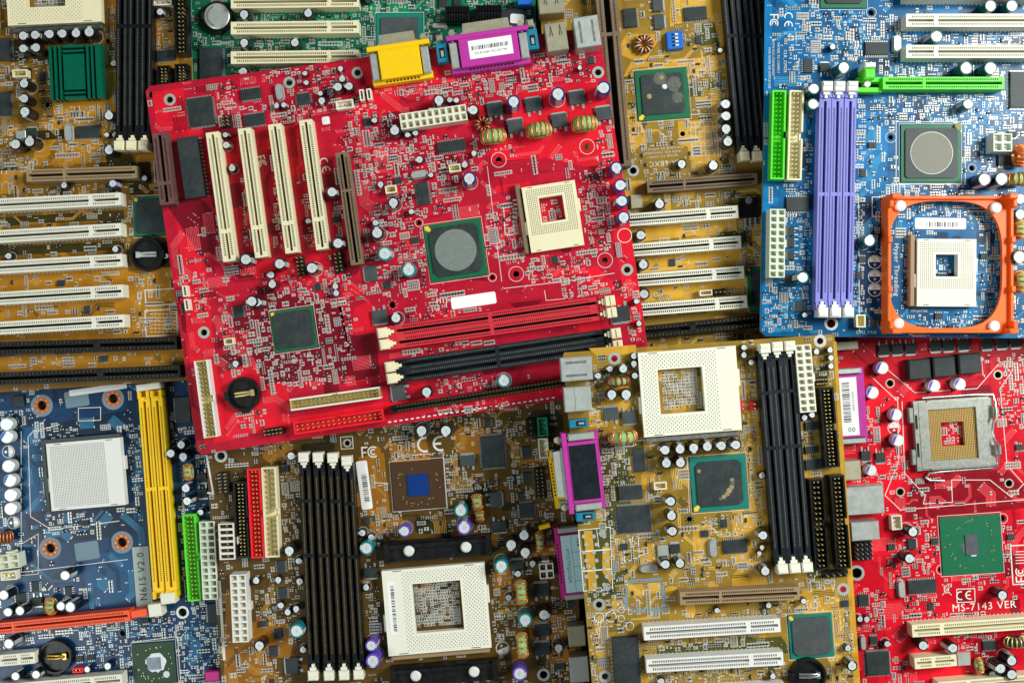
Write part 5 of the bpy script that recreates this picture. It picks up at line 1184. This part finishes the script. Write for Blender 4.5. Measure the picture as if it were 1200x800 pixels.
sline([(571, 195), (588, 330)], .6); sline([(590, 338), (660, 330), (720, 320)], .6);  sline([(602, 240), (590, 240), (592, 275), (606, 275)], .8); sline([(638, 340), (640, 352), (662, 350)], .6)
for i in range(9): sline([(601+.0*i, 235+i*5), (606, 234.4+i*5)], 1.6, 'silk')
for i in range(4): sline([(512+i*3.6, 349), (512.6+i*3.6, 355)], 1.)
p = B.L(732, 276); B.silk.ring(p[0], p[1], .2, 4.4, 4.8, 'silk'); fcc_mark(307, 190, 4.2, -82); ce_mark(381, 195, 4.4, -82)
for i in range(30): sline([(455+i*6.6, 494.5-i*.98), (458.5+i*6.6, 494-i*.98)], 1.5)
for q in ((248, 98, 275, 125), (250, 125, 285, 150), (284, 118, 320, 134), (313, 75, 345, 100), (340, 80, 395, 130), (300, 128, 370, 145), (378, 85, 400, 120), (408, 110, 440, 135), (440, 95, 490, 110), (490, 92, 525, 112), (525, 85, 600, 115), (535, 80, 580, 125), (555, 85, 600, 120),
          (410, 135, 460, 170), (405, 150, 450, 225), (440, 160, 525, 200), (440, 175, 480, 200), (495, 185, 545, 205), (500, 160, 560, 200), (455, 200, 490, 260), (505, 205, 535, 250), (440, 240, 500, 300), (415, 250, 440, 310), (425, 290, 500, 345), (460, 300, 500, 340), (310, 315, 410, 358), (300, 340, 320, 420),
          (370, 360, 412, 445), (300, 400, 410, 450), (318, 415, 380, 450), (265, 385, 300, 425), (262, 355, 300, 380), (255, 250, 270, 300), (210, 320, 240, 370), (285, 200, 300, 290), (322, 180, 332, 290), (358, 170, 370, 290), (394, 190, 402, 280), (660, 62, 700, 95), (600, 70, 650, 105), (680, 200, 715, 300), (672, 210, 718, 280), (595, 280, 690, 330),
          (660, 330, 740, 350), (462, 362, 700, 378), (700, 335, 745, 365), (715, 370, 750, 400), (500, 440, 590, 465), (460, 470, 600, 482), (570, 240, 605, 300), (575, 255, 600, 262), (505, 340, 535, 362), (700, 100, 715, 200), (470, 400, 700, 422), (270, 420, 285, 440), (280, 480, 310, 500), (630, 60, 665, 90), (250, 385, 280, 400), (710, 290, 725, 300), (555, 160, 600, 185)): cluster(*q, 1.25)
finish(90, 560, 40)

# ================================================================== ochre board on top, lower right
board('motherboard', 'ochre motherboard with purple port and large white processor socket overlapping the red one', 'amber', 62., 4.2,
      [(661, 413), (975, 391.5), (978, 394), (1008, 870), (700, 870), (659.5, 418)], 97)
pour([(690, 408), (745, 404), (746, 414), (700, 418)]); pour([(680, 620), (716, 615), (722, 700), (690, 705)], 'bare'); pour([(684, 622), (694, 621), (700, 690), (690, 692)]); pour([(706, 640), (714, 640), (716, 684), (706, 670)]); pour([(765, 600), (815, 590), (830, 660), (800, 690), (770, 680)], 'mask'); pour([(812, 615), (835, 612), (832, 660), (812, 662)]); pour([(735, 685), (775, 682), (778, 712), (738, 716)])
pour([(730, 700), (800, 690), (800, 720), (750, 730)], 'mask'); pour([(700, 525), (735, 520), (740, 600), (705, 605)], 'bare'); pour([(875, 480), (888, 480), (895, 600), (880, 640), (878, 560)]); pour([(940, 690), (978, 686), (990, 715), (985, 800), (940, 715)]); pour([(976, 400), (980, 400), (1008, 800), (1000, 800)], 'pour')
pour([(770, 758), (915, 745), (930, 765), (770, 775)], 'bare'); pour([(690, 480), (710, 480), (712, 500), (690, 500)], 'pour')
for x, y in ((720, 420), (702, 708), (709, 792), (961, 399.5), (988, 690)): hole(x, y, 3.8, 7.5, 'metal')
hole(878.5, 526, 3, silk=6); hole(808, 608, 3, 5.5, 'bare_amber')
can('keyboard_port', 675.5, 432, 37, 28, 13, 'metal', 0, None, 'h'); can('usb_port', 677, 467.5, 32, 29, 13, 'metal', 0, None, 's')
dsub(684, 553, 95, 44, 'purple', 92, 'printer_port', 13, pins=False, body=.76, shell_l=6, sticker=lambda st, sx, sy, th: st.bbox(0, -.6, th+.01, th+.2, sx*.68, sy*.72, 'slate', .1))
for x, y in ((678, 496), (686, 605)): block('serial_port_end', x, y, 22, 10, 9, 'teal', 0, lambda m, sx, sy, t: (m.box(sx*.12, 0, t, t+.06, sx*.5, sy*.6, 'pit_black'), m.bbox(sx*.15, 0, t, t+.6, sx*.3, sy*.25, 'metal', .1)))
caps([(715, 432, 4.4), (730.5, 432, 6.2), (743, 417, 4.3), (743, 426, 4.3), (744, 440, 4.3), (717, 462, 6.8), (734, 462, 7), (701, 440, 4.6), (779.5, 527, 6.8), (797, 526, 6.8), (813, 524.5, 6.8), (829, 523, 6.8), (845.5, 522, 6.8), (862.5, 521, 6.8), (781, 542.5, 6.8), (797.5, 542, 6.8), (786, 587, 6.8), (872, 407, 4), (872, 416, 4), (880.5, 424.5, 4), (893, 557, 4.4),
      (787, 604, 6.6), (788, 622, 6.6), (894.5, 627, 6.5), (893, 641, 3.5), (890, 648, 3.5), (897, 669, 6.5), (780, 661, 6.5), (797, 660, 6.5), (840.5, 715, 4), (901, 709, 4), (957, 412, 4), (973, 410, 4), (974, 419, 4), (974, 429, 4), (943, 489, 4), (952, 486, 4), (994, 759, 4.6), (999, 780, 6.5), (942, 704, 4), (775, 798, 5), (906, 792, 4)])
choke(725, 447, 27, 12, 'core', 6, 'smd_red'); choke(730, 512, 35, 17, 'core', 6); mosfet(716, 484.5, 18, 18, 'd'); mosfet(737.5, 489, 17, 18, 'u')
socket(808.5, 458.5, 115, 99, (798.5, 457.5, 52, 53), ('r', .205), 1.27, True, 'ivory', .2, 'b', 'nickel')
bga(843, 566, 65, 64, 'sub_teal', .82, 0, mark_c='bl', mouldc=2.5, paste=[(15, -3, 2.6, 'pasteyellow', .2), (15, 1, 3., 'pastedark', .22), (14, 5, 3., 'pasteyellow', .2), (11, 9, 3.2, 'pasteyellow', .23), (8, 13, 3., 'pasteyellow', .18), (4, 16, 2.6, 'pasteyellow', .16), (0, 18, 2, 'pastedark', .14), (-23, -16, 2.4, 'pasteyellow', .15)])
chip(749, 539, 13, 27, 'lr'); chip(739, 577, 28, 16, 'tb'); chip(743, 608, 39, 31); small_conn(774, 569, 15, 9, 2, 'cream'); chip(862, 640, 28, 15, 'tb'); crystal(836, 642, 9, 21); mosfet(791, 642.5, 12, 13, 'd', m='chip'); block('transistor', 777, 645, 13, 13, 2.2, 'metal'); crystal(761, 666, 21, 9)
dip(735, 787, 31, 80, -1.); battery(948, 792, 21, False, 'nickel', 0); bga(951, 745, 51, 51, 'sub_teal', .86, 0, mark_c='tl', mm='chip2', mouldc=2.5)
slot('agp', 'tanslot', (937, 694.5), (797, 701), 'pit_black')
for a, b in (((754.5, 742), (914.5, 732)), ((757.5, 780), (918, 771)), ((760, 818), (921, 809))): slot('pci', 'white', a, b, 'pit', 'solder')
for a, b in (((895.5, 418), (914.5, 655)), ((910, 416), (929, 654)), ((924.5, 415), (943.5, 653))): slot('sdr', 'slate', a, b, 'contact', None, 'ivory', 'ab', 3.4)
power(941, 404, 947.5, 482.5, 19, 10, 2, 'ivory', 12, 'natural'); shroud(968.5, 454, 976, 547.5, 17, 'black', 2, 20); shroud(956.5, 561, 964, 667, 17, 'black', 2, 17); shroud(981, 557, 989, 666, 17, 'black', 2, 20)
chip(951, 499, 15, 9, 'tb', 0, 1.6); chip(951, 527, 15, 8, 'tb', 0, 1.6); chip(954, 544, 20, 11, 'tb'); header(965, 447, 16, 10, 5, 2, 'black')
header(982, 674, 30, 8, 4, 1, 'black'); header(871, 476.5, 6.5, 10.5, 1, 2, 'redplastic', 'metal'); header(885, 476, 6.5, 10.5, 1, 2, 'redplastic', 'metal')
sline([(678, 621), (715, 617), (718, 690), (684, 692)], 1, closed=True); sline([(680, 646), (716, 643)], 1.4); sline([(682, 669), (717, 666)], 1.4); sline([(699, 619), (702, 641)], .7)
for i in range(3):
    for j in range(7): p = B.L(684+i*12+(j % 2)*3, 628+j*9.4); B.pads.cyl(p[0], p[1], .22, .4, 1.3, 'solder', n=10); B.mark(p[0], p[1], 3, 3)
for x, y in ((706, 624.5), (711, 687)): p = B.L(x, y); B.pads.cyl(p[0], p[1], .24, .5, 2.4, 'metal', n=16)
for a, b in (((736, 681), (775, 678)), ((739, 716), (776, 713)), ((733, 687), (734.5, 712)), ((776.5, 684), (778, 708))): sline([a, b], 4, 'ringgrey')
for x, y, r_ in ((702, 723, 6), (716, 722, 6.5), (728, 714, 4), (728, 724, 4), (738, 733, 5)): p = B.L(x, y); B.silk.ring(p[0], p[1], .2, r_*B.k()*.85, r_*B.k(), 'silk')
sline([(731, 632), (739, 631), (740, 656), (732, 657)], .9, closed=True); sline([(741, 629), (748, 628), (749, 653), (742, 654)], .9, closed=True); sline([(700, 519), (876, 508)], .6); sline([(805, 535), (808, 600)], .6)
for i in range(3):
    for j in range(6): p = B.L(723+i*3+j*.3, 636+j*4.5+i); B.pads.cyl(p[0], p[1], .1, .25, .5, 'solder', n=8)
for q in ((704, 408, 716, 425), (692, 430, 712, 520), (700, 500, 745, 530), (703, 515, 735, 600), (716, 530, 742, 565), (756, 515, 775, 590), (705, 590, 722, 625), (713, 630, 735, 700), (717, 625, 800, 660), (745, 630, 775, 660), (690, 690, 735, 750), (690, 735, 715, 800), (822, 605, 890, 632), (845, 648, 895, 665), (870, 425, 892, 520), (868, 490, 892, 620),
          (935, 490, 965, 560), (900, 672, 980, 690), (945, 670, 975, 690), (925, 700, 940, 760), (975, 705, 1000, 770), (905, 700, 985, 720), (800, 716, 915, 724), (755, 750, 905, 765), (970, 765, 1000, 800), (800, 650, 830, 685), (810, 505, 880, 512), (895, 775, 925, 800), (880, 560, 895, 620), (953, 410, 975, 450), (980, 700, 990, 800), (760, 785, 920, 800)): cluster(*q, 1.5)
finish(700, 300, 50)
